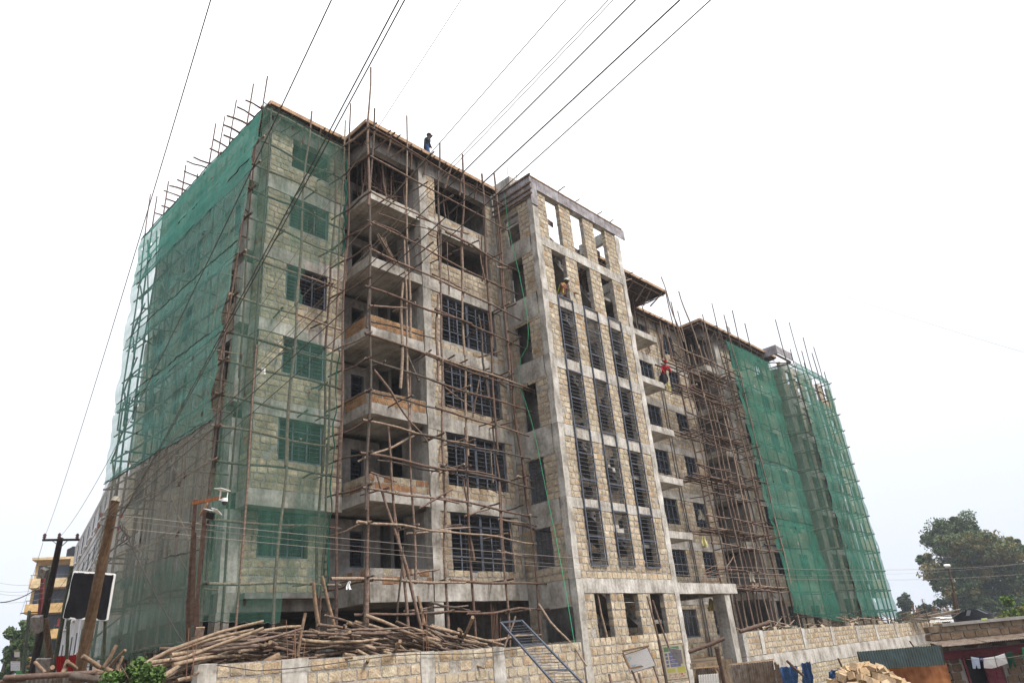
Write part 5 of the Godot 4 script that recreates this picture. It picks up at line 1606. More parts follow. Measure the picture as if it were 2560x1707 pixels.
func signs():
	# whiteboard on two legs
	var c = at(1598, 1651, 24.8)
	var x = (at(1636, 1654, 24.6) - at(1574, 1667, 25.0)).normalized()
	var y = (at(1559, 1631, 25.1) - at(1576, 1668, 25.0)).normalized()
	x = (x - y * x.dot(y)).normalized()
	var im = Image.create(256, 160, false, Image.FORMAT_RGB8)
	im.fill(Color(0.95, 0.965, 0.99))
	var g = RandomNumberGenerator.new()
	g.seed = 7
	for q in [[16, 20, 60, 34], [14, 96, 74, 30]]:
		for k in 26: im.fill_rect(Rect2i(q[0] + g.randi_range(0, q[2] - 14), q[1] + g.randi_range(0, q[3]), g.randi_range(6, 16), g.randi_range(4, 10)), Color(0.62, 0.84, 0.95).lerp(Color(0.93, 0.96, 0.99), g.randf()))
	for r in 9:
		var px = 20
		while px < 236:
			var l = g.randi_range(4, 16)
			if g.randf() < 0.6: im.fill_rect(Rect2i(px, 14 + r * 15 + g.randi_range(-2, 2), l, 2), Color(0.93, 0.95, 0.98).lerp(Color(0.6, 0.62, 0.74), g.randf_range(0.15, 0.6)))
			px += l + 4
	var legs = [[at(1577, 1668, 25.0), at(1600, 1725, 24.6)], [at(1633, 1661, 24.7), at(1655, 1725, 24.4)]]
	var b = print_board("notice_board", "white notice board in a brown timber frame in front of the tower", c, Basis(x, y, x.cross(y)), 0.98, 0.62, ImageTexture.create_from_image(im), legs)
	for e in [[[1556, 1628], [1623, 1615], 0.06], [[1576, 1671], [1638, 1659], 0.05], [[1557, 1631], [1576, 1671], 0.05]]:
		var mb = MB.new()
		mb.bar(at(e[0][0], e[0][1], 24.85), at(e[1][0], e[1][1], 24.7), 0.07, e[2])
		put(b, "frame_bar", mb, M.sawn if e[2] < 0.055 else M.plank)
	# safety poster on a hanging board, half covered by a loose panel
	c = at(1687, 1654, 25.4)
	y = (at(1656, 1616, 25.6) - at(1669, 1687, 25.3)).normalized()
	x = (at(1715, 1701, 25.2) - at(1669, 1687, 25.4)).normalized()
	x = (x - y * x.dot(y)).normalized()
	im = Image.create(160, 256, false, Image.FORMAT_RGB8)
	im.fill(Color(0.8, 0.77, 0.68))
	im.fill_rect(Rect2i(12, 14, 120, 34), Color(0.42, 0.55, 0.4))
	for r in 4: im.fill_rect(Rect2i(14, 60 + r * 28, 20, 20), Color(0.45, 0.47, 0.62))
	for r in 4: im.fill_rect(Rect2i(44, 58 + r * 28, 80, 24), Color(0.45, 0.47, 0.66))
	im.fill_rect(Rect2i(10, 176, 64, 30), Color(0.75, 0.74, 0.4))
	im.fill_rect(Rect2i(92, 168, 60, 42), Color(0.76, 0.75, 0.36))
	for k in 60: im.fill_rect(Rect2i(g.randi_range(10, 140), g.randi_range(214, 246), g.randi_range(4, 12), 3), Color(0.7, 0.35, 0.3))
	for k in 90: im.fill_rect(Rect2i(g.randi_range(46, 112), g.randi_range(16, 172), g.randi_range(4, 12), 2), Color(0.7, 0.7, 0.74))
	b = print_board("poster_board", "faded safety poster with blue and yellow panels hanging beside the tower column", c, Basis(x, y, x.cross(y)), 0.72, 1.12, ImageTexture.create_from_image(im))
	var mb = MB.new()
	mb.bar(at(1647, 1600, 25.5), at(1668, 1712, 25.2), 0.1, 0.06)
	put(b, "post", mb, M.wood3)
	mb = MB.new()
	var q = [at(1668, 1618, 25.2), at(1703, 1624, 25.2), at(1708, 1658, 25.15), at(1698, 1660, 25.15), at(1684, 1640, 25.18)]
	for k in range(1, 4):
		mb.tri(q[0], q[k + 1], q[k], Color.WHITE)
		mb.tri(q[0] + AHEAD * 0.02, q[k] + AHEAD * 0.02, q[k + 1] + AHEAD * 0.02, Color.WHITE)
	for k in 5: mb.quad(q[k], q[(k + 1) % 5], q[(k + 1) % 5] + AHEAD * 0.02, q[k] + AHEAD * 0.02, Color.WHITE)
	solo("torn_sheet", mb, M.form_ply, "torn grey panel hanging over the corner of the safety poster", "sheet")
	# stakes and wire hanging against the tower by the signs
	for e in [[1655, 1630, 1618, 1490, 0.045, "forked stake leaning on the tower above the poster"], [1672, 1617, 1632, 1500, 0.04, "second stake crossing the forked stake above the poster"], [1530, 1725, 1523, 1685, 0.06, "stub post below the notice board, left of its legs"], [1608, 1725, 1598, 1683, 0.05, "stub post between the legs of the notice board"], [1345, 1725, 1333, 1663, 0.05, "short post in front of the left boundary wall near the grille"]]:
		mb = MB.new()
		mb.tube([at(e[0], e[1], 25.2), at((e[0] + e[2]) / 2, (e[1] + e[3]) / 2, 25.4) + jit(0.03), at(e[2], e[3], 25.6)], [e[4], e[4], e[4] * 0.8], 6)
		solo("stake", mb, M.wood1, e[5], "stake")


# ---------- right street ----------
func cloth_piece(outline: Array, label: String, cat: String, m: Material, group := ""):
	# a hanging cloth: an outline in the plane facing the street, with a little thickness and a fold
	var mb = MB.new()
	var mid = Vector3.ZERO
	for p in outline: mid += p
	mid /= outline.size()
	var d = AHEAD * 0.018
	mid -= AHEAD * 0.03
	for k in outline.size():
		var a = outline[k]
		var b = outline[(k + 1) % outline.size()]
		mb.tri(mid, b, a, Color.WHITE)
		mb.tri(mid + d, a + d, b + d, Color.WHITE)
		mb.quad(a, b, b + d, a + d, Color.WHITE)
	return solo(cat, mb, m, label, cat.replace("_", " "), group)


func right_street():
	var D = 27.0
	# shack of dark rubble stone with an iron awning
	var s = thing("stone_shack", "low dark stone shack with a rusted iron awning and pink lintel, bottom right", "shack", Vector3(at(2450, 1700, D).x, GROUND, at(2450, 1700, D).z))
	var L = at(2335, 1600, D)
	var u = (RIGHT * Vector3(1, 0, 1)).normalized()
	var n = Vector3.UP.cross(u) * -1.0
	n = u.cross(Vector3.UP)
	if n.dot(AHEAD) > 0: n = -n
	var O = Vector3(L.x, 0, L.z)
	var B = Basis(u, Vector3.UP, u.cross(Vector3.UP))
	var box = func(called, x0, y0, z0, x1, y1, z1, m, par = s):
		var mb = MB.new()
		mb.box(Transform3D(B, O + u * (x0 + x1) / 2 + Vector3.UP * (y0 + y1) / 2 + n * (z0 + z1) / 2), Vector3(x1 - x0, y1 - y0, z1 - z0))
		return put(par, called, mb, m)
	var core = box.call("wall", 0.4, GROUND, -0.7, 0.95, 0.6, -0.2, M.plaster)
	box.call("wall", 2.4, GROUND, -0.7, 6.5, 0.6, -0.2, M.plaster)
	box.call("wall", 0.95, GROUND, -1.2, 2.4, 0.6, -0.7, M.black)  # black panel standing in for the dark inside of the doorway
	box.call("parapet_core", 0.4, 0.6, -0.7, 6.5, 1.45, -0.2, M.plaster)
	box.call("coping", 0.55, 1.47, -0.75, 6.5, 1.58, -0.08, M.plaster)
	box.call("lintel", 0.12, 0.32, -0.19, 6.5, 0.6, -0.1, M.pink_paint)
	# rubble stones of the wall and parapet
	for r in 10:
		var x = rg.randf_range(-0.05, 0.1)
		while x < 6.4:
			var l = rg.randf_range(0.3, 0.55)
			var y = GROUND + 0.12 + r * 0.275
			var hide = y > 0.3 and y < 0.7 or (x + l > 0.95 and x < 2.4 and y < 0.7)
			if not hide:
				var mb = MB.new()
				var c = Color(0.15, 0.1, 0.07).lerp(Color(0.23, 0.17, 0.12), rg.randf())
				if y > 1.2: c = c.lerp(Color(0.3, 0.25, 0.18), 0.5)
				var f = O + u * (x + l / 2) + Vector3.UP * y - n * 0.2
				mb.stone(f, u, Vector3.UP, n, l - 0.02, 0.255, 0.04, 0.3, rg, c)
				put(core, "stone", mb, M.mud_stone)
			x += l
	# iron awning in overlapping sheets
	for k in 4:
		var x = -0.15 + k * 1.65
		corrugated(s, "roof_sheet", O + u * x + Vector3.UP * (0.8 + 0.02 * k) + n * 0.75, O + u * (x + 1.75) + Vector3.UP * (0.8 + 0.02 * k) + n * 0.75, O + u * x + Vector3.UP * 0.98 - n * 0.25, O + u * (x + 1.75) + Vector3.UP * 0.98 - n * 0.25, M.rusty_zinc, 0.076)
	for k in 6: box.call("rafter", 0.1 + k * 1.1, 0.66, -0.2, 0.18 + k * 1.1, 0.75, 0.65, M.wood3)
	var df = box.call("door_frame", 0.95, GROUND, -0.3, 1.02, 0.32, -0.12, M.door_paint)
	box.call("door_leaf", 1.75, GROUND, -0.32, 2.4, 0.3, -0.26, M.door_paint, df)
	for q in [[1.8, 2.05], [2.1, 2.35]]:
		for y in [[-0.6, -0.15], [-0.08, 0.22]]: box.call("door_panel", q[0], y[0], -0.259, q[1], y[1], -0.245, M.pink_paint, df)
	box.call("step", 3.0, -0.55, -0.1, 4.6, -0.47, 0.2, M.cloth_white)
	# washing line with clothes
	wire("washing line along the front of the stone shack", at(2418, 1648, D - 0.8), at(2620, 1622, D - 0.8), 0.12, 0.006, M.pale_cable)
	var z = D - 0.8
	cloth_piece([at(2429, 1642, z), at(2449, 1645, z), at(2453, 1671, z), at(2446, 1671, z), at(2441, 1654, z), at(2440, 1672, z), at(2434, 1671, z)], "pale blue trousers on the washing line, leftmost garment", "trousers", M.cloth_pale_blue)
	cloth_piece([at(2450, 1645, z), at(2459, 1645, z), at(2459, 1653, z), at(2452, 1653, z)], "small bright blue cloth pegged between the trousers and white shirts", "cloth", M.tarp_blue)
	cloth_piece([at(2460, 1646, z), at(2487, 1642, z), at(2494, 1668, z), at(2480, 1671, z), at(2462, 1670, z)], "first white shirt on the washing line, beside the blue cloth", "shirt", M.cloth_white)
	cloth_piece([at(2489, 1642, z), at(2513, 1634, z), at(2521, 1658, z), at(2496, 1667, z)], "second white shirt on the washing line, beside the dark green garment", "shirt", M.cloth_white)
	cloth_piece([at(2516, 1633, z), at(2531, 1628, z), at(2537, 1648, z), at(2543, 1667, z), at(2540, 1668, z), at(2532, 1650, z), at(2530, 1671, z), at(2526, 1671, z), at(2522, 1652, z)], "dark green trousers on the washing line", "trousers", M.cloth_green)
	cloth_piece([at(2557, 1620, z), at(2575, 1618, z), at(2577, 1650, z), at(2560, 1652, z)], "green cloth on the washing line at the right edge", "cloth", mat("mint", 0.02, 0.22, 0.1, 0.9))
	# water tank behind the shack
	var t = at(2440, 1560, 40)
	var tk = thing("water_tank", "black domed water tank with a green mark behind the stone shack", "water tank", Vector3(t.x, 0.4, t.z))
	var mb = MB.new()
	var b0 = Vector3(t.x, 0, t.z)
	mb.tube([b0 + Vector3(0, 0.4, 0), b0 + Vector3(0, 1.68, 0), b0 + Vector3(0, 1.74, 0), b0 + Vector3(0, 1.8, 0), b0 + Vector3(0, 1.98, 0), b0 + Vector3(0, 2.04, 0)], [1.0, 1.0, 1.03, 0.98, 0.6, 0.4], 24)
	put(tk, "shell", mb, M.tank)
	mb = MB.new()
	mb.tube([b0 + Vector3(0, 2.03, 0), b0 + Vector3(0, 2.12, 0)], [0.32, 0.28], 14)
	put(tk, "lid", mb, M.tank)
	for k in 6:
		mb = MB.new()
		var dd = Vector3(cos(k * PI / 3), 0, sin(k * PI / 3))
		mb.bar(b0 + dd * 0.99 + Vector3(0, 1.76, 0), b0 + dd * 0.42 + Vector3(0, 2.04, 0), 0.2, 0.08)
		put(tk, "rib", mb, M.tank)
	mb = MB.new()
	mb.box(Transform3D(Basis(u, Vector3.UP, u.cross(Vector3.UP)), b0 - Vector3(AHEAD.x, 0, AHEAD.z).normalized() * 1.01 + Vector3(0, 1.55, 0)), Vector3(0.34, 0.09, 0.02))
	put(tk, "maker_mark", mb, mat("lime", 0.35, 0.5, 0.05, 0.6))
	# kiosk: green iron flap, blue crates behind, orange counter
	var k0 = thing("street_kiosk", "kiosk with a dark green iron flap over an orange counter", "kiosk", at(2240, 1740, 25.40))
	corrugated(k0, "flap", at(2160, 1674, 25.00), at(2364, 1662, 25.00), at(2145, 1629, 25.60), at(2350, 1612, 25.60), M.green_iron, 0.09)
	mb = MB.new()
	mb.bar(at(2200, 1705, 25.40), at(2376, 1697, 25.40), 0.05, 1.0)
	put(k0, "counter", mb, M.orange_sheet)
	for q in [[2145, 1629, 2180, 1760], [2352, 1612, 2378, 1760]]:
		mb = MB.new()
		mb.bar(at(q[0], q[1], 25.65), at(q[2], q[3], 25.50), 0.07, 0.07)
		put(k0, "post", mb, M.wood3)
	for k in 12:
		mb = MB.new()
		var p = at(2196 + k * 12.6, 1677 - k * 0.7, 25.70)
		mb.box(Transform3D(B, p), Vector3(0.19, 0.13, 0.2))
		for e in 3: mb.box(Transform3D(B, p + u * (e - 1) * 0.055 + n * 0.105), Vector3(0.02, 0.13, 0.02))
		solo("bottle_crate", mb, M.crate_blue if k != 2 and k != 8 else M.cloth_yellow, "small blue crate on the shelf under the green kiosk flap" if k != 2 and k != 8 else "yellowish crate among the blue ones under the green kiosk flap", "crate", "crates in the kiosk" if k != 2 and k != 8 else "yellow crates in the kiosk")
	# stake and stick against the wall
	for q in [[2310, 1650, 2275, 1602, 0.04, "thin stake rising above the green kiosk flap"], [2112, 1680, 2096, 1645, 0.05, "brown post against the right wall left of the kiosk"]]:
		mb = MB.new()
		mb.tube([at(q[0], q[1], 30.5), at(q[2], q[3], 30.6)], [q[4], q[4] * 0.8], 6)
		solo("stake", mb, M.wood0, q[5], "stake")
	# heap of cut stones by the road
	var shapes = []
	for k in 6:
		var st = MB.new()
		var h = Vector3(rg.randf_range(0.13, 0.19), rg.randf_range(0.075, 0.105), rg.randf_range(0.08, 0.11))
		var pv = []
		for i in 8: pv.append(Vector3(h.x if i & 1 else -h.x, h.y if i & 2 else -h.y, h.z if i & 4 else -h.z) * rg.randf_range(0.97, 1.02) + jit(0.005))
		var tone = Color(0.58, 0.42, 0.26).lerp(Color(0.62, 0.48, 0.33), rg.randf())
		for f in [[4, 5, 7, 6], [1, 0, 2, 3], [5, 1, 3, 7], [0, 4, 6, 2], [6, 7, 3, 2], [0, 1, 5, 4]]: st.quad(pv[f[0]], pv[f[1]], pv[f[2]], pv[f[3]], tone)
		shapes.append(st.mesh())
	var hc = at(2165, 1722, 21)
	for k in 190:
		var r = sqrt(rg.randf()) * 1.9
		var a = rg.randf() * TAU
		var flat = Vector3(cos(a) * r, 0, sin(a) * r * 0.8)
		var top = 1.75 * (1.0 - pow(r / 2.2, 2.0))
		var y = GROUND + 0.1 + maxf(0.0, top) * (1.0 if rg.randf() < 0.75 else rg.randf())
		var o = MeshInstance3D.new()
		o.name = numbered("stone_block")
		o.mesh = shapes[rg.randi() % 6]
		o.material_override = M.stone
		add_child(o)
		o.transform = Transform3D(Basis.from_euler(Vector3(rg.randf_range(-0.5, 0.5), rg.randf() * TAU, rg.randf_range(-0.6, 0.6))), Vector3(hc.x, 0, hc.z) + flat + Vector3(0, y, 0))
		tag(o, "squared tan stone in the heap by the road, bottom right", "stone block", "stones in the roadside heap")
	# iron fence sheets, planks and tarpaulins below the porch
	var f2 = thing("iron_fence", "rusty corrugated iron fence leaning below the porch column", "fence", at(1890, 1750, 27))
	for q in [[1838, 1742, 1880, 1742, 1824, 1664, 1868, 1658, M.zinc], [1878, 1742, 1946, 1742, 1864, 1659, 1933, 1651, M.rusty_zinc]]:
		corrugated(f2, "sheet", at(q[0], q[1], 27), at(q[2], q[3], 27), at(q[4], q[5], 27.1), at(q[6], q[7], 27.1), q[8], 0.09)
	mb = MB.new()
	mb.bar(at(1822, 1662, 27.15), at(1935, 1648, 27.15), 0.06, 0.05)
	put(f2, "top_rail", mb, M.sawn)
	for q in [[1938, 1655, 1957, 1745], [1945, 1660, 1962, 1745]]:
		mb = MB.new()
		mb.bar(at(q[0], q[1], 27.0), at(q[2], q[3], 26.9), 0.09, 0.08)
		put(f2, "post", mb, M.wood1)
	var f3 = thing("iron_gate", "corrugated iron gate patched with a bright white sheet under the porch", "gate", at(1770, 1750, 26.5))
	corrugated(f3, "sheet", at(1732, 1745, 26.4), at(1805, 1745, 26.4), at(1740, 1668, 26.5), at(1800, 1670, 26.5), M.rusty_zinc, 0.09)
	corrugated(f3, "white_sheet", at(1752, 1745, 26.2), at(1804, 1745, 26.2), at(1746, 1687, 26.3), at(1796, 1683, 26.3), M.white, 0.09)
	for q in [[1734, 1670, 1797, 1665], [1784, 1667, 1795, 1683]]:
		mb = MB.new()
		mb.bar(at(q[0], q[1], 26.4), at(q[2], q[3], 26.4), 0.05, 0.05)
		put(f3, "rail", mb, M.sawn)
	for q in [[1792, 1618, 1820, 1745, 0.09, "thick brown post in front of the iron gate under the porch"], [1722, 1630, 1812, 1596, 0.07, "long brown pole lying slantwise under the porch"], [1968, 1652, 2008, 1688, 0.05, "grey bent pole over the blue tarpaulin"]]:
		mb = MB.new()
		mb.tube([at(q[0], q[1], 26.8), at((q[0] + q[2]) / 2, (q[1] + q[3]) / 2, 26.8) + jit(0.02), at(q[2], q[3], 26.8)], [q[4], q[4], q[4]], 7)
		solo("stake", mb, M.wood0, q[5], "pole")
	var g1 = ["tarpaulins hung below the right wall"]
	for q in [[[1948, 1668], [1993, 1665], [1958, 1745], [2000, 1745], "blue tarpaulin hung beside the iron fence below the white beam"], [[2003, 1660], [2026, 1652], [2015, 1745], [2040, 1745], "narrow blue sheet nailed to the wall right of the tarpaulin"], [[2072, 1677], [2112, 1668], [2076, 1705], [2115, 1700], "crumpled blue tarpaulin behind the heap of cut stones"], [[2132, 1673], [2170, 1668], [2136, 1700], [2172, 1698], "blue plastic sheet at the left end of the kiosk"]]:
		var pp = []
		for j in 9:
			for i in 9:
				var w = at(q[2][0], q[2][1], 28).lerp(at(q[3][0], q[3][1], 28), i / 8.0).lerp(at(q[0][0], q[0][1], 28).lerp(at(q[1][0], q[1][1], 28), i / 8.0), j / 8.0)
				pp.append(w + jit(0.035) + AHEAD * 0.06 * sin(i * 1.7 + j * 0.6))
		mb = MB.new()
		mb.grid(pp, 8, 8)
		solo("tarpaulin", mb, M.tarp_blue, q[4], "tarpaulin", g1[0])
	# rubble and sticks on top of the right wall
	var rub = []
	for k in 6:
		var st = MB.new()
		st.stone(Vector3.ZERO, Vector3.RIGHT, Vector3.UP, Vector3.BACK, rg.randf_range(0.2, 0.4), rg.randf_range(0.14, 0.24), 0.1, 0.1, rg, Color(0.4, 0.37, 0.32).lerp(Color(0.55, 0.45, 0.33), rg.randf()))
		rub.append(st.mesh())
	for k in 46:
		var x = rg.randf_range(34.2, 50.0) if k < 34 else rg.randf_range(50, 62)
		var o = placed(self, "rubble_piece", rub[rg.randi() % 6], M.stone, Transform3D(Basis.from_euler(Vector3(rg.randf() * TAU, rg.randf() * TAU, rg.randf() * TAU)).scaled(Vector3.ONE * rg.randf_range(0.8, 1.5)), Vector3(x, lerpf(1.98, 1.62, (x - 33.7) / 33.0) - 0.1 + rg.randf() * 0.22, rg.randf_range(-19.4, -17.9))))
		tag(o, "grey lump of rubble in the bank behind the right wall top", "rubble", "rubble behind the right wall")
	for k in 40:
		var x = rg.randf_range(34.5, 60.0)
		var y = 1.95 + rg.randf() * 0.25
		var mb2 = MB.new()
		var e = Vector3(rg.randf_range(-1.6, 1.6), rg.randf_range(-0.1, 0.35), rg.randf_range(-0.8, 0.4))
		mb2.tube([Vector3(x, y, -18.3), Vector3(x, y, -18.3) + e], [0.04, 0.03], 5, [Color(0.35, 0.26, 0.19), Color(0.46, 0.38, 0.3)][k % 2])
		solo("loose_stick", mb2, M.log_wood, "loose stick lying on the rubble behind the right wall", "stick", "sticks behind the right wall")
	# long brown pipe jutting over the wall
	mb = MB.new()
	mb.tube([at(1850, 1579, 30), at(1924, 1556, 30.5)], [0.085, 0.085], 8)
	solo("rusty_pipe", mb, M.wood0, "thick brown pole jutting over the left end of the right wall", "pole")
	# heap of planks beyond the far end
	for k in 26:
		mb = MB.new()
		var a = at(2240 + rg.randf() * 120, 1536 + rg.randf() * 18, 50 + rg.randf() * 3)
		mb.bar(a, a + RIGHT * rg.randf_range(0.8, 2.4) - DOWN * rg.randf_range(-0.1, 0.5), 0.18, 0.05)
		solo("old_plank", mb, M.plank if k % 3 else M.cloth_dirty, "weathered plank in the untidy stack beyond the right wall end", "plank", "planks beyond the right wall")
	var ws = thing("sheet_roof", "pale iron roof sheets among the planks beyond the right wall", "roof", at(2350, 1560, 52))
	corrugated(ws, "sheet", at(2325, 1556, 52), at(2385, 1552, 52), at(2330, 1540, 53), at(2378, 1536, 53), M.white, 0.15)


# ---------- grille, hose, small things ----------
func loose_things():
	# steel window frame leaning on the wall
	var g = thing("leaning_grille", "dark steel window grille leaning on the left boundary wall", "window grille", at(1400, 1720, 19))
	var A = at(1251, 1556, 23.0)
	var B2 = at(1304, 1551, 23.4)
	var C = at(1405, 1730, 19.6)
	var Dd = at(1478, 1730, 19.9)
	var mb = MB.new()
	for e in [[A, C], [B2, Dd], [A, B2], [C, Dd]]: mb.bar(e[0], e[1], 0.055, 0.055)
	for t in [0.36, 0.72]: mb.bar(A.lerp(C, t), B2.lerp(Dd, t), 0.05, 0.05)
	put(g, "frame", mb, M.steel_blue)
	mb = MB.new()
	for k in range(2, 26):
		var t = k / 26.0
		mb.bar(A.lerp(C, t), B2.lerp(Dd, t), 0.016, 0.016)
	put(g, "bars", mb, M.steel_blue)
	# green hose down the tower side
	mb = MB.new()
	var pts = []
	for q in [[1262, 487], [1268, 545], [1280, 610], [1297, 680], [1310, 745], [1318, 790], [1321, 830], [1319, 865], [1302, 895], [1298, 930], [1299, 965], [1312, 1000], [1328, 1050], [1342, 1110], [1356, 1180], [1372, 1260], [1390, 1345], [1406, 1430], [1420, 1510], [1435, 1600], [1440, 1690]]: pts.append(onto_x(q[0], q[1], 21.35))
	mb.tube(pts, pts.map(func(_q): return 0.015), 6)
	solo("green_hose", mb, M.hose, "bright green hose hanging from the roof beside the stair tower", "hose")
	# rags and bags on the scaffold
	var rags = [[1752, 1285, "white sack with a yellow patch tied high on the right scaffold", M.cloth_dirty, 40.5, -20.2], [1761, 1355, "white rag hanging under a stick platform of the right scaffold", M.cloth_dirty, 40.6, -20.2], [1880, 1440, "small white cloth tied to a ledger beside the low green net", M.cloth_dirty, 44.0, -20.2], [1778, 1510, "yellowish rag hanging behind the porch beam", M.cloth_yellow, 34.5, -18.6], [1762, 1352, "yellow rag over the white rag on the right scaffold", M.cloth_yellow, 40.5, -20.1], [1728, 1665, "pale rag hanging on the tower foot beside the iron gate", M.cloth_dirty, 28.8, -17.2], [872, 1462, "white plastic bag caught on the lowest ledger by the corner balcony", M.cloth_white, 13.3, -18.75], [1672, 965, "yellow sack on the edge of the recessed balcony", M.cloth_yellow, 37.6, -21.0]]
	for r in rags:
		var c = onto_z(r[0], r[1], r[5])
		solo("rag", rag_shape(c, 0.55 if r[4] < 30 else 1.3), r[3], r[2], "rag", "rags tied to the works")
	# bars of a balcony cage and a board by the recessed balcony
	mb = MB.new()
	for k in 6: mb.bar(Vector3(37.0 + k * 0.1, 4.6 + k * 0.14, -21.0), Vector3(39.6, 4.4 + k * 0.3, -20.6), 0.025, 0.025)
	solo("bar_bundle", mb, M.rebar, "thin bars sticking out over the lowest recessed balcony", "rebar")


# a limp cloth knotted at the top
func rag_shape(c: Vector3, s: float) -> MB:
	var p = []
	var f = rg.randf() * 6.0
	for j in 8:
		var t = j / 7.0
		var w = lerpf(0.03, 0.13, sqrt(t)) * s * rg.randf_range(0.8, 1.15)
		for i in 6:
			var e = i / 5.0 - 0.5
			p.append(c + RIGHT * (e * w * 2.0 + 0.03 * sin(t * 4.0 + f)) + Vector3(0, (0.2 - t * rg.randf_range(0.4, 0.46)) * s, 0) + AHEAD * 0.05 * s * sin(i * 2.1 + f + t * 2.0))
	var mb = MB.new()
	mb.grid(p, 5, 7)
	return mb


func onto_z(px: float, py: float, z: float) -> Vector3:
	var d = RIGHT * (px - 1280.0) + DOWN * (py - 853.5) + AHEAD * FOCAL
	return EYE + d * ((z - EYE.z) / d.z)


func onto_x(px: float, py: float, x: float) -> Vector3:
	var d = RIGHT * (px - 1280.0) + DOWN * (py - 853.5) + AHEAD * FOCAL
	return EYE + d * ((x - EYE.x) / d.x)


# ---------- people ----------
# bones: [from, to, radius, radius, colour]; one continuous skin meshed as surface nets over the smooth union of tapered capsules
func skin(bones: Array, cell: float) -> MB:
	var lo = Vector3.INF
	var hi = -Vector3.INF
	for b in bones:
		var r = maxf(b[2], b[3]) + cell * 2.0
		lo = lo.min(b[0] - Vector3.ONE * r).min(b[1] - Vector3.ONE * r)
		hi = hi.max(b[0] + Vector3.ONE * r).max(b[1] + Vector3.ONE * r)
	var n = Vector3i(((hi - lo) / cell).ceil()) + Vector3i.ONE
	var d = PackedFloat32Array()
	d.resize(n.x * n.y * n.z)
	d.fill(1.0)
	for b in bones:
		var r = maxf(b[2], b[3]) + 0.09
		var a0 = Vector3i(((b[0].min(b[1]) - Vector3.ONE * r - lo) / cell).floor()).clamp(Vector3i.ZERO, n - Vector3i.ONE)
		var a1 = Vector3i(((b[0].max(b[1]) + Vector3.ONE * r - lo) / cell).ceil()).clamp(Vector3i.ZERO, n - Vector3i.ONE)
		var ab = b[1] - b[0]
		var ll = maxf(ab.length_squared(), 1e-6)
		for z in range(a0.z, a1.z + 1):
			for y in range(a0.y, a1.y + 1):
				for x in range(a0.x, a1.x + 1):
					var p = lo + Vector3(x, y, z) * cell
					var t = clampf((p - b[0]).dot(ab) / ll, 0.0, 1.0)
					var v = p.distance_to(b[0] + ab * t) - lerpf(b[2], b[3], t)
					var i = (z * n.y + y) * n.x + x
					var o = d[i]
					var k = 0.035
					var h = clampf(0.5 + 0.5 * (o - v) / k, 0.0, 1.0)
					d[i] = lerpf(o, v, h) - k * h * (1.0 - h)
	var at_cell = {}
	var pos = []
	var nrm = []
	var col = []
	var idx = func(x, y, z): return (z * n.y + y) * n.x + x
	for z in n.z - 1:
		for y in n.y - 1:
			for x in n.x - 1:
				var c = []
				var inside = 0
				for k in 8:
					var v = d[idx.call(x + (k & 1), y + ((k >> 1) & 1), z + (k >> 2))]
					c.append(v)
					if v < 0.0: inside += 1
				if inside == 0 or inside == 8: continue
				var sum = Vector3.ZERO
				var cnt = 0
				for e in [[0, 1], [2, 3], [4, 5], [6, 7], [0, 2], [1, 3], [4, 6], [5, 7], [0, 4], [1, 5], [2, 6], [3, 7]]:
					if (c[e[0]] < 0.0) != (c[e[1]] < 0.0):
						var t = c[e[0]] / (c[e[0]] - c[e[1]])
						var pa = Vector3(e[0] & 1, (e[0] >> 1) & 1, e[0] >> 2)
						var pb = Vector3(e[1] & 1, (e[1] >> 1) & 1, e[1] >> 2)
						sum += pa.lerp(pb, t)
						cnt += 1
				var p = lo + (Vector3(x, y, z) + sum / cnt) * cell
				at_cell[Vector3i(x, y, z)] = pos.size()
				pos.append(p)
				nrm.append(Vector3(c[1] + c[3] + c[5] + c[7] - c[0] - c[2] - c[4] - c[6], c[2] + c[3] + c[6] + c[7] - c[0] - c[1] - c[4] - c[5], c[4] + c[5] + c[6] + c[7] - c[0] - c[1] - c[2] - c[3]).normalized())
				var best = 1e9
				var bc = Color.WHITE
				for b in bones:
					var ab = b[1] - b[0]
					var t = clampf((p - b[0]).dot(ab) / maxf(ab.length_squared(), 1e-6), 0.0, 1.0)
					var v = p.distance_to(b[0] + ab * t) - lerpf(b[2], b[3], t)
					if v < best:
						best = v
						bc = b[4]
				col.append(bc)
	var mb = MB.new()
	for ax in 3:
		var u = Vector3i.ZERO
		var w = Vector3i.ZERO
		var s = Vector3i.ZERO
		s[ax] = 1
		u[(ax + 1) % 3] = 1
		w[(ax + 2) % 3] = 1
		for q in at_cell:
			var a = d[idx.call(q.x, q.y, q.z)]
			var e = q + s
			var b = d[idx.call(e.x, e.y, e.z)]
			if (a < 0.0) == (b < 0.0): continue
			var cs = [q, q - u, q - u - w, q - w]
			if not (at_cell.has(cs[1]) and at_cell.has(cs[2]) and at_cell.has(cs[3])): continue
			var i = cs.map(func(k): return at_cell[k])
			if a >= 0.0: i.reverse()
			for k in [0, 2, 1, 0, 3, 2]:
				mb.v.append(pos[i[k]])
				mb.n.append(nrm[i[k]])
				mb.c.append(col[i[k]])
	return mb


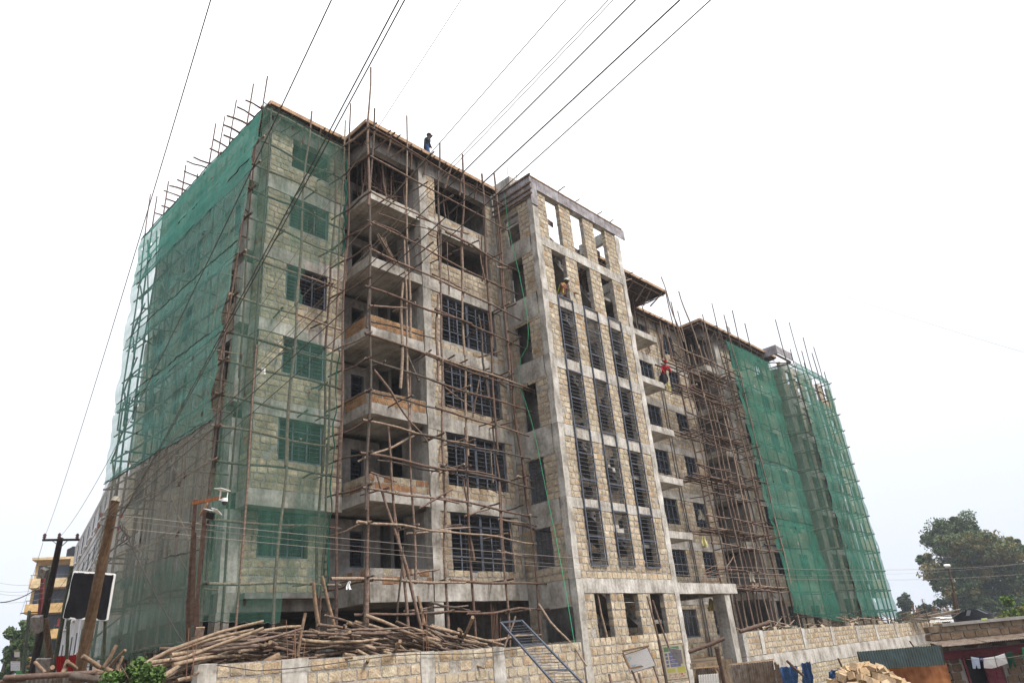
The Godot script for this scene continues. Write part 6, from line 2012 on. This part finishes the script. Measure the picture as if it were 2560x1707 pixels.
func person(label: String, feet: Vector3, turn: float, pose: Dictionary):
	var o = thing("person", label, "person", feet)
	var B = Basis(Vector3.UP, turn)
	var P = func(x, y, z): return feet + B * Vector3(x, y, z)
	var sk = Color(0.09, 0.05, 0.032)
	var sh = pose.shirt
	var tr = pose.trousers
	var f = pose.get("bend", 0.0)      # how far the trunk leans forward
	var hip = 0.9 - pose.get("crouch", 0.0)
	var ch = Vector3(0, hip + 0.42 * cos(f), 0.42 * sin(f))
	var nk = Vector3(0, hip + 0.56 * cos(f), 0.56 * sin(f) + 0.02)
	var hd = nk + Vector3(pose.get("tilt", 0.0), 0.14 * cos(f * 0.7), 0.05 + 0.14 * sin(f * 0.7))
	var V = func(v, dx = 0.0, dy = 0.0, dz = 0.0): return feet + B * (v + Vector3(dx, dy, dz))
	var bones = [
		[P.call(0, hip, 0), V.call(ch), 0.145, 0.155, sh], [V.call(ch, -0.15), V.call(ch, 0.15), 0.09, 0.09, sh], [V.call(ch, 0, 0.05), V.call(nk), 0.09, 0.055, sk],
		[V.call(hd, 0, -0.045, 0.012), V.call(hd, 0, 0.03, -0.01), 0.078, 0.092, sk], [V.call(hd, 0, -0.02, 0.08), V.call(hd, 0, -0.04, 0.1), 0.018, 0.02, sk], [V.call(hd, 0, -0.09, 0.05), V.call(hd, 0, -0.1, 0.055), 0.035, 0.03, sk],
		[V.call(hd, -0.09, -0.01), V.call(hd, -0.095, -0.04), 0.02, 0.018, sk], [V.call(hd, 0.09, -0.01), V.call(hd, 0.095, -0.04), 0.02, 0.018, sk]]
	for s in [-1, 1]:
		var knee = Vector3(s * 0.11, (hip - 0.06) * 0.52, 0.06 + pose.get("crouch", 0.0) * 0.7)
		bones.append([P.call(s * 0.09, hip - 0.02, 0), V.call(knee), 0.095, 0.062, tr])
		bones.append([V.call(knee), P.call(s * 0.12, 0.09, -0.02), 0.062, 0.045, tr])
		bones.append([P.call(s * 0.12, 0.045, -0.05), P.call(s * 0.13, 0.035, 0.14), 0.045, 0.035, Color(0.03, 0.025, 0.02)])
		var arm = pose.arms[0 if s < 0 else 1]
		var shd = Vector3(s * 0.2, ch.y + 0.04, ch.z)
		var el = shd + arm[0]
		var wr = el + arm[1]
		bones.append([V.call(shd), V.call(el), 0.062, 0.046, sh])
		bones.append([V.call(el), V.call(wr), 0.045, 0.032, pose.get("sleeve", sh)])
		var dir = arm[1].normalized()
		bones.append([V.call(wr), V.call(wr + dir * 0.07), 0.034, 0.036, sk])
		for q in 4: bones.append([V.call(wr + dir * 0.07 + Vector3((q - 1.5) * 0.02, 0, 0)), V.call(wr + dir * (0.14 - absf(q - 1.3) * 0.012) + Vector3((q - 1.5) * 0.022, -0.01, 0.01)), 0.011, 0.009, sk])
		bones.append([V.call(wr + dir * 0.03 - Vector3(s * 0.03, 0, 0)), V.call(wr + dir * 0.08 - Vector3(s * 0.055, 0, 0)), 0.012, 0.01, sk])
	put(o, "body", skin(bones, 0.026), M.figure)
	# cap or helmet
	var mb = MB.new()
	var c = V.call(hd, 0, 0.04, -0.01)
	var up = B * Vector3(0, cos(f * 0.7), sin(f * 0.7)).normalized()
	mb.tube([c, c + up * 0.05, c + up * 0.09, c + up * 0.112], [0.118, 0.112, 0.08, 0.02], 14, pose.hat)
	var fw = B * Vector3(0, -sin(f * 0.7), cos(f * 0.7))
	mb.bar(c + fw * 0.08, c + fw * 0.17, 0.15, 0.014, pose.hat, up)
	put(o, "helmet" if pose.helmet else "cap", mb, M.figure)
	if pose.has("vest"):
		mb = MB.new()
		for s in [-1, 1]:
			mb.bar(V.call(ch, s * 0.1, 0.1, 0.09), P.call(s * 0.1, hip + 0.02, 0.15), 0.07, 0.012, Color(0.5, 0.72, 0.08), B * Vector3(0, 0, 1))
			mb.bar(V.call(ch, s * 0.1, 0.1, -0.12), P.call(s * 0.1, hip + 0.02, -0.155), 0.07, 0.012, Color(0.5, 0.72, 0.08), B * Vector3(0, 0, 1))
			mb.bar(V.call(ch, s * 0.1, 0.115, -0.12), V.call(ch, s * 0.1, 0.115, 0.09), 0.07, 0.012, Color(0.5, 0.72, 0.08))
		put(o, "vest_bands", mb, M.figure)
	return o


func people():
	var V = Vector3(0, -0.28, 0.02)
	person("worker in a dark jacket and cap standing on the roof edge", Vector3(17.35, 22.53, -19.75), 1.2, {"shirt": Color(0.035, 0.04, 0.05), "trousers": Color(0.05, 0.09, 0.2), "arms": [[Vector3(-0.06, -0.26, -0.05), Vector3(0.08, -0.2, 0.12)], [Vector3(0.06, -0.26, -0.05), Vector3(-0.06, -0.2, 0.12)]], "hat": Color(0.03, 0.03, 0.03), "helmet": false, "bend": 0.12})
	person("worker in a white helmet and yellow vest leaning out of a tower window", Vector3(23.45, 15.98, -17.78), 0.25, {"shirt": Color(0.24, 0.1, 0.065), "trousers": Color(0.08, 0.09, 0.12), "arms": [[Vector3(-0.16, -0.22, 0.1), Vector3(0.02, -0.2, 0.2)], [Vector3(0.13, -0.24, 0.14), Vector3(0.06, -0.12, 0.24)]], "hat": Color(0.8, 0.82, 0.82), "helmet": true, "bend": 0.42, "vest": true, "tilt": 0.05})
	person("worker in a red top bending over a black bag on the scaffold", Vector3(37.75, 16.6, -21.35), -0.6, {"shirt": Color(0.4, 0.02, 0.03), "trousers": Color(0.02, 0.02, 0.022), "arms": [[Vector3(-0.06, -0.24, 0.16), Vector3(0.02, -0.2, 0.1)], [Vector3(0.06, -0.24, 0.16), Vector3(0.0, -0.22, 0.1)]], "hat": Color(0.42, 0.02, 0.03), "helmet": true, "bend": 0.7, "crouch": 0.12})
	var mb = MB.new()
	mb.tube([Vector3(37.45, 16.57, -21.3), Vector3(37.4, 16.75, -21.28), Vector3(37.4, 17.1, -21.25), Vector3(37.45, 17.25, -21.25)], [0.2, 0.26, 0.2, 0.08], 9)
	solo("black_sack", mb, M.black_cloth, "black sack on the recessed balcony in front of the worker in red", "sack")


# ---------- vegetation ----------
func leaves(mb: MB, c: Vector3, r: Vector3, n: int, size: float, lo: Color, hi: Color):
	for k in n:
		var d = Vector3(rg.randfn(), rg.randfn(), rg.randfn()).normalized() * pow(rg.randf(), 0.45)
		var p = c + d * r
		var a = Vector3(rg.randfn(), rg.randfn() * 0.5, rg.randfn()).normalized() * size * rg.randf_range(0.6, 1.3)
		var b = a.cross(Vector3(rg.randfn(), rg.randfn(), rg.randfn()).normalized()).normalized() * size * rg.randf_range(0.3, 0.55)
		var col = lo.lerp(hi, clampf(rg.randf(), 0, 1))
		# a folded leaf: two faces along the midrib
		var m = p + a * 0.5 - Vector3(0, size * 0.15, 0)
		mb.tri(p - a * 0.5, m, p + b, col)
		mb.tri(p - a * 0.5, p - b, m, col)


func bush(c: Vector3, rx: float, ry: float, n: int, label: String, category: String, lo: Color, hi: Color):
	var o = thing("creeper", label, category, c - Vector3(0, ry, 0))
	var mb = MB.new()
	for k in 14:
		var q = c + RIGHT * rg.randf_range(-rx, rx) * 0.75 + Vector3(0, rg.randf_range(-ry, ry) * 0.5, 0) + AHEAD * rg.randf_range(-0.25, 0.25)
		leaves(mb, q, Vector3(rx * 0.35, ry * 0.42, rx * 0.3), n / 14, 0.075, lo, hi)
	put(o, "foliage", mb, M.leaf, "stuff")
	var st = MB.new()
	for k in 5:
		var q = c + RIGHT * rg.randf_range(-rx, rx) * 0.5
		st.tube([q - Vector3(0, ry + 0.8, 0), q + Vector3(0, 0, 0) + jit(0.1), q + Vector3(rg.randf_range(-0.3, 0.3), ry * 0.8, 0)], [0.025, 0.018, 0.008], 5)
	put(o, "stem", st, M.wood0, "stuff")


func tree(label: String, foot: Vector3, height: float, lobes: Array, n: int, leaf: float, lo: Color, hi: Color):
	var o = thing("tree", label, "tree", foot)
	var mb = MB.new()
	var top = foot + Vector3(0, height * 0.62, 0)
	mb.tube([foot, foot.lerp(top, 0.4) + jit(0.2), top], [height * 0.04, height * 0.03, height * 0.014], 8)
	for l in lobes:
		var c = foot + l[0]
		var s = foot.lerp(top, rg.randf_range(0.5, 0.95))
		mb.tube([s, s.lerp(c, 0.5) + jit(0.25), c], [height * 0.014, height * 0.009, height * 0.004], 5)
	put(o, "trunk", mb, M.wood3)
	var cr = MB.new()
	var vol = 0.0
	for l in lobes: vol += l[1].x * l[1].y
	for l in lobes:
		var c = foot + l[0]
		var many = int(n * l[1].x * l[1].y / vol)
		var clumps = maxi(6, many / 150)
		for k in clumps:
			# clumps sit near the outside of each lobe, so gaps and shade stay between them
			var d = Vector3(rg.randfn(), rg.randfn(), rg.randfn()).normalized() * pow(rg.randf(), 0.3)
			var q = c + d * l[1]
			var tone = rg.randf()
			var a = lo.lerp(hi, tone * 0.6)
			var e = lo.lerp(hi, clampf(tone * 0.6 + 0.4, 0, 1))
			if l.size() > 2 and rg.randf() < l[2]:
				a = Color(0.14, 0.12, 0.045)
				e = Color(0.22, 0.19, 0.075)
			leaves(cr, q, l[1] * rg.randf_range(0.14, 0.6), many / clumps, leaf, a, e)
	put(o, "crown", cr, M.leaf, "stuff")


func trees():
	var D = 120.0
	var s = D / FOCAL
	var f = at(2482, 1560, D)
	f.y = GROUND
	var L = []
	# lobes of the big crown, laid out from its outline (pixels from the foot, right and up)
	for q in [[-30, 240, 62, 48, 0.0], [20, 262, 55, 40, 0.05], [-75, 190, 60, 45, 0.55], [0, 190, 90, 50, 0.5], [60, 215, 50, 35, 0.15], [-95, 130, 62, 45, 0.35], [-20, 120, 90, 60, 0.3], [70, 150, 75, 50, 0.4], [-80, 70, 60, 45, 0.1], [0, 60, 90, 55, 0.05], [90, 80, 70, 60, 0.1], [-120, 95, 35, 28, 0.1], [105, 190, 35, 22, 0.3], [-60, 25, 55, 35, 0.0], [40, 10, 80, 40, 0.0], [-125, 175, 30, 20, 0.2]]:
		L.append([Vector3(RIGHT.x, 0, RIGHT.z).normalized() * q[0] * s * 0.92 + Vector3(0, (q[1] * 0.86 + 40) * s, 0) + Vector3(AHEAD.x, 0, AHEAD.z) * rg.randf_range(-4.0, 4.0), Vector3(q[2] * s * 0.78, q[3] * s * 0.74, q[2] * s * 0.78), q[4]])
	tree("big broad tree with yellowing leaves beyond the tank on the right", f, 19.0, L, 100000, 0.38, Color(0.04, 0.065, 0.03), Color(0.11, 0.15, 0.065))
	var g = at(2575, 1590, 50)
	g.y = GROUND
	tree("bright green young tree at the right edge behind the shack", g, 4.0, [[Vector3(0, 3.2, 0), Vector3(1.6, 1.5, 1.6), 0.1], [Vector3(-0.9, 2.2, 0.6), Vector3(1.2, 1.1, 1.2), 0.3]], 3000, 0.25, Color(0.06, 0.11, 0.02), Color(0.16, 0.24, 0.05))
	# far trees between the nets and the big tree
	var far = "small far trees beyond the right wall"
	var words = ["dark rounded far tree next to the end of the nets", "taller far tree behind the row of far trees beside the nets", "low far tree right of the tall far one", "far tree right of the aerial in the gap before the big tree", "small yellowish bush among the far trees beside the nets"]
	var k = 0
	for q in [[2255, 1530, 26, 22, 130.0], [2268, 1505, 18, 20, 150.0], [2295, 1545, 30, 26, 130.0], [2350, 1535, 38, 26, 120.0], [2275, 1545, 10, 9, 110.0]]:
		var p = at(q[0], q[1], q[4])
		var sc = q[4] / FOCAL
		var ft = Vector3(p.x, GROUND, p.z)
		var hh = p.y - GROUND
		tree(words[k], ft, hh + q[3] * sc, [[Vector3(0, hh, 0), Vector3(q[2], q[3], q[2]) * sc], [Vector3(q[2] * sc * 0.5, hh - q[3] * sc * 0.5, 0), Vector3(q[2], q[3], q[2]) * sc * 0.8], [Vector3(-q[2] * sc * 0.5, hh - q[3] * sc * 0.6, 0), Vector3(q[2], q[3], q[2]) * sc * 0.75]], 2600, 0.5, Color(0.03, 0.05, 0.03) if k < 4 else Color(0.12, 0.13, 0.03), Color(0.07, 0.1, 0.05) if k < 4 else Color(0.22, 0.22, 0.06))
		k += 1
	# left street trees
	for q in [[22, 1600, 62, 62, 75.0, "large dark tree at the left edge behind the far pole"], [62, 1648, 55, 48, 85.0, "second dark tree left of the red wall end"], [5, 1690, 60, 40, 70.0, "low bushy tree in the bottom left corner"]]:
		var p = at(q[0], q[1], q[4])
		var sc = q[4] / FOCAL
		var hh = p.y - GROUND
		var lobes = []
		for i in 7: lobes.append([Vector3(0, hh, 0) + RIGHT * rg.randf_range(-0.8, 0.8) * q[2] * sc + Vector3(0, rg.randf_range(-0.8, 0.75), 0) * q[3] * sc + AHEAD * rg.randf_range(-1.0, 1.0), Vector3(q[2], q[3], q[2]) * sc * rg.randf_range(0.3, 0.5)])
		tree(q[5], Vector3(p.x, GROUND, p.z), hh + q[3] * sc, lobes, 7000, 0.26, Color(0.025, 0.05, 0.018), Color(0.1, 0.15, 0.045))


func _ready():
	rg.seed = 20240611
	rough.seed = 5
	rough.frequency = 0.9
	# camera
	var cam = Camera3D.new()
	cam.name = "camera"
	add_child(cam)
	cam.transform = Transform3D(Basis(RIGHT, -DOWN, -AHEAD).orthonormalized(), EYE)
	cam.fov = rad_to_deg(2.0 * atan(853.5 / FOCAL))
	cam.near = 0.1
	cam.far = 2000.0
	cam.current = true
	# overcast sky
	var sky = ProceduralSkyMaterial.new()
	sky.sky_top_color = Color(1.0, 1.0, 1.0)
	sky.sky_horizon_color = Color(0.275, 0.292, 0.32).linear_to_srgb()
	sky.sky_curve = 1.6
	sky.sky_energy_multiplier = 1.0
	sky.ground_bottom_color = Color(0.1, 0.085, 0.07).linear_to_srgb()
	sky.ground_horizon_color = Color(0.2, 0.19, 0.18).linear_to_srgb()
	sky.sun_angle_max = 1.0
	sky.energy_multiplier = 1.0
	var env = Environment.new()
	env.background_mode = Environment.BG_SKY
	env.sky = Sky.new()
	env.sky.sky_material = sky
	env.background_energy_multiplier = 0.85
	env.tonemap_mode = Environment.TONE_MAPPER_LINEAR
	env.tonemap_exposure = 3.55
	# thin haze of a humid day
	env.fog_enabled = true
	env.fog_density = 0.0005
	env.fog_light_color = Color(0.9, 0.94, 1.0)
	env.sdfgi_enabled = true
	env.ssao_enabled = true
	env.ssil_enabled = true
	var we = WorldEnvironment.new()
	we.name = "world"
	we.environment = env
	add_child(we)
	# weak, very soft sun through the cloud, high behind the eye to the right
	var sun = DirectionalLight3D.new()
	sun.name = "sun"
	add_child(sun)
	sun.look_at_from_position(Vector3.ZERO, Vector3(-0.2, -0.85, -0.62))
	sun.light_energy = 0.5
	sun.light_angular_distance = 18.0
	sun.light_color = Color(1, 0.97, 0.93)
	sun.shadow_enabled = true
	make_materials()
	make_shapes()
	# ground
	var gm = MB.new()
	gm.span(Vector3(-400, GROUND - 0.5, -700), Vector3(700, GROUND, 300))
	put(self, "ground", gm, M.dirt, "structure")
	gm = MB.new()
	gm.span(Vector3(3.4, GROUND + 0.004, -60), Vector3(66.4, YARD, -17.63))
	put(self, "building_yard", gm, M.dirt, "structure")
	build_block()
	walls()
	left_scaffold()
	front_scaffold()
	right_scaffold()
	far_scaffold()
	hang_nets()
	pole_heap()
	utility_poles()
	left_street()
	right_street()
	signs()
	camera_post()
	loose_things()
	people()
	trees()
	wires()
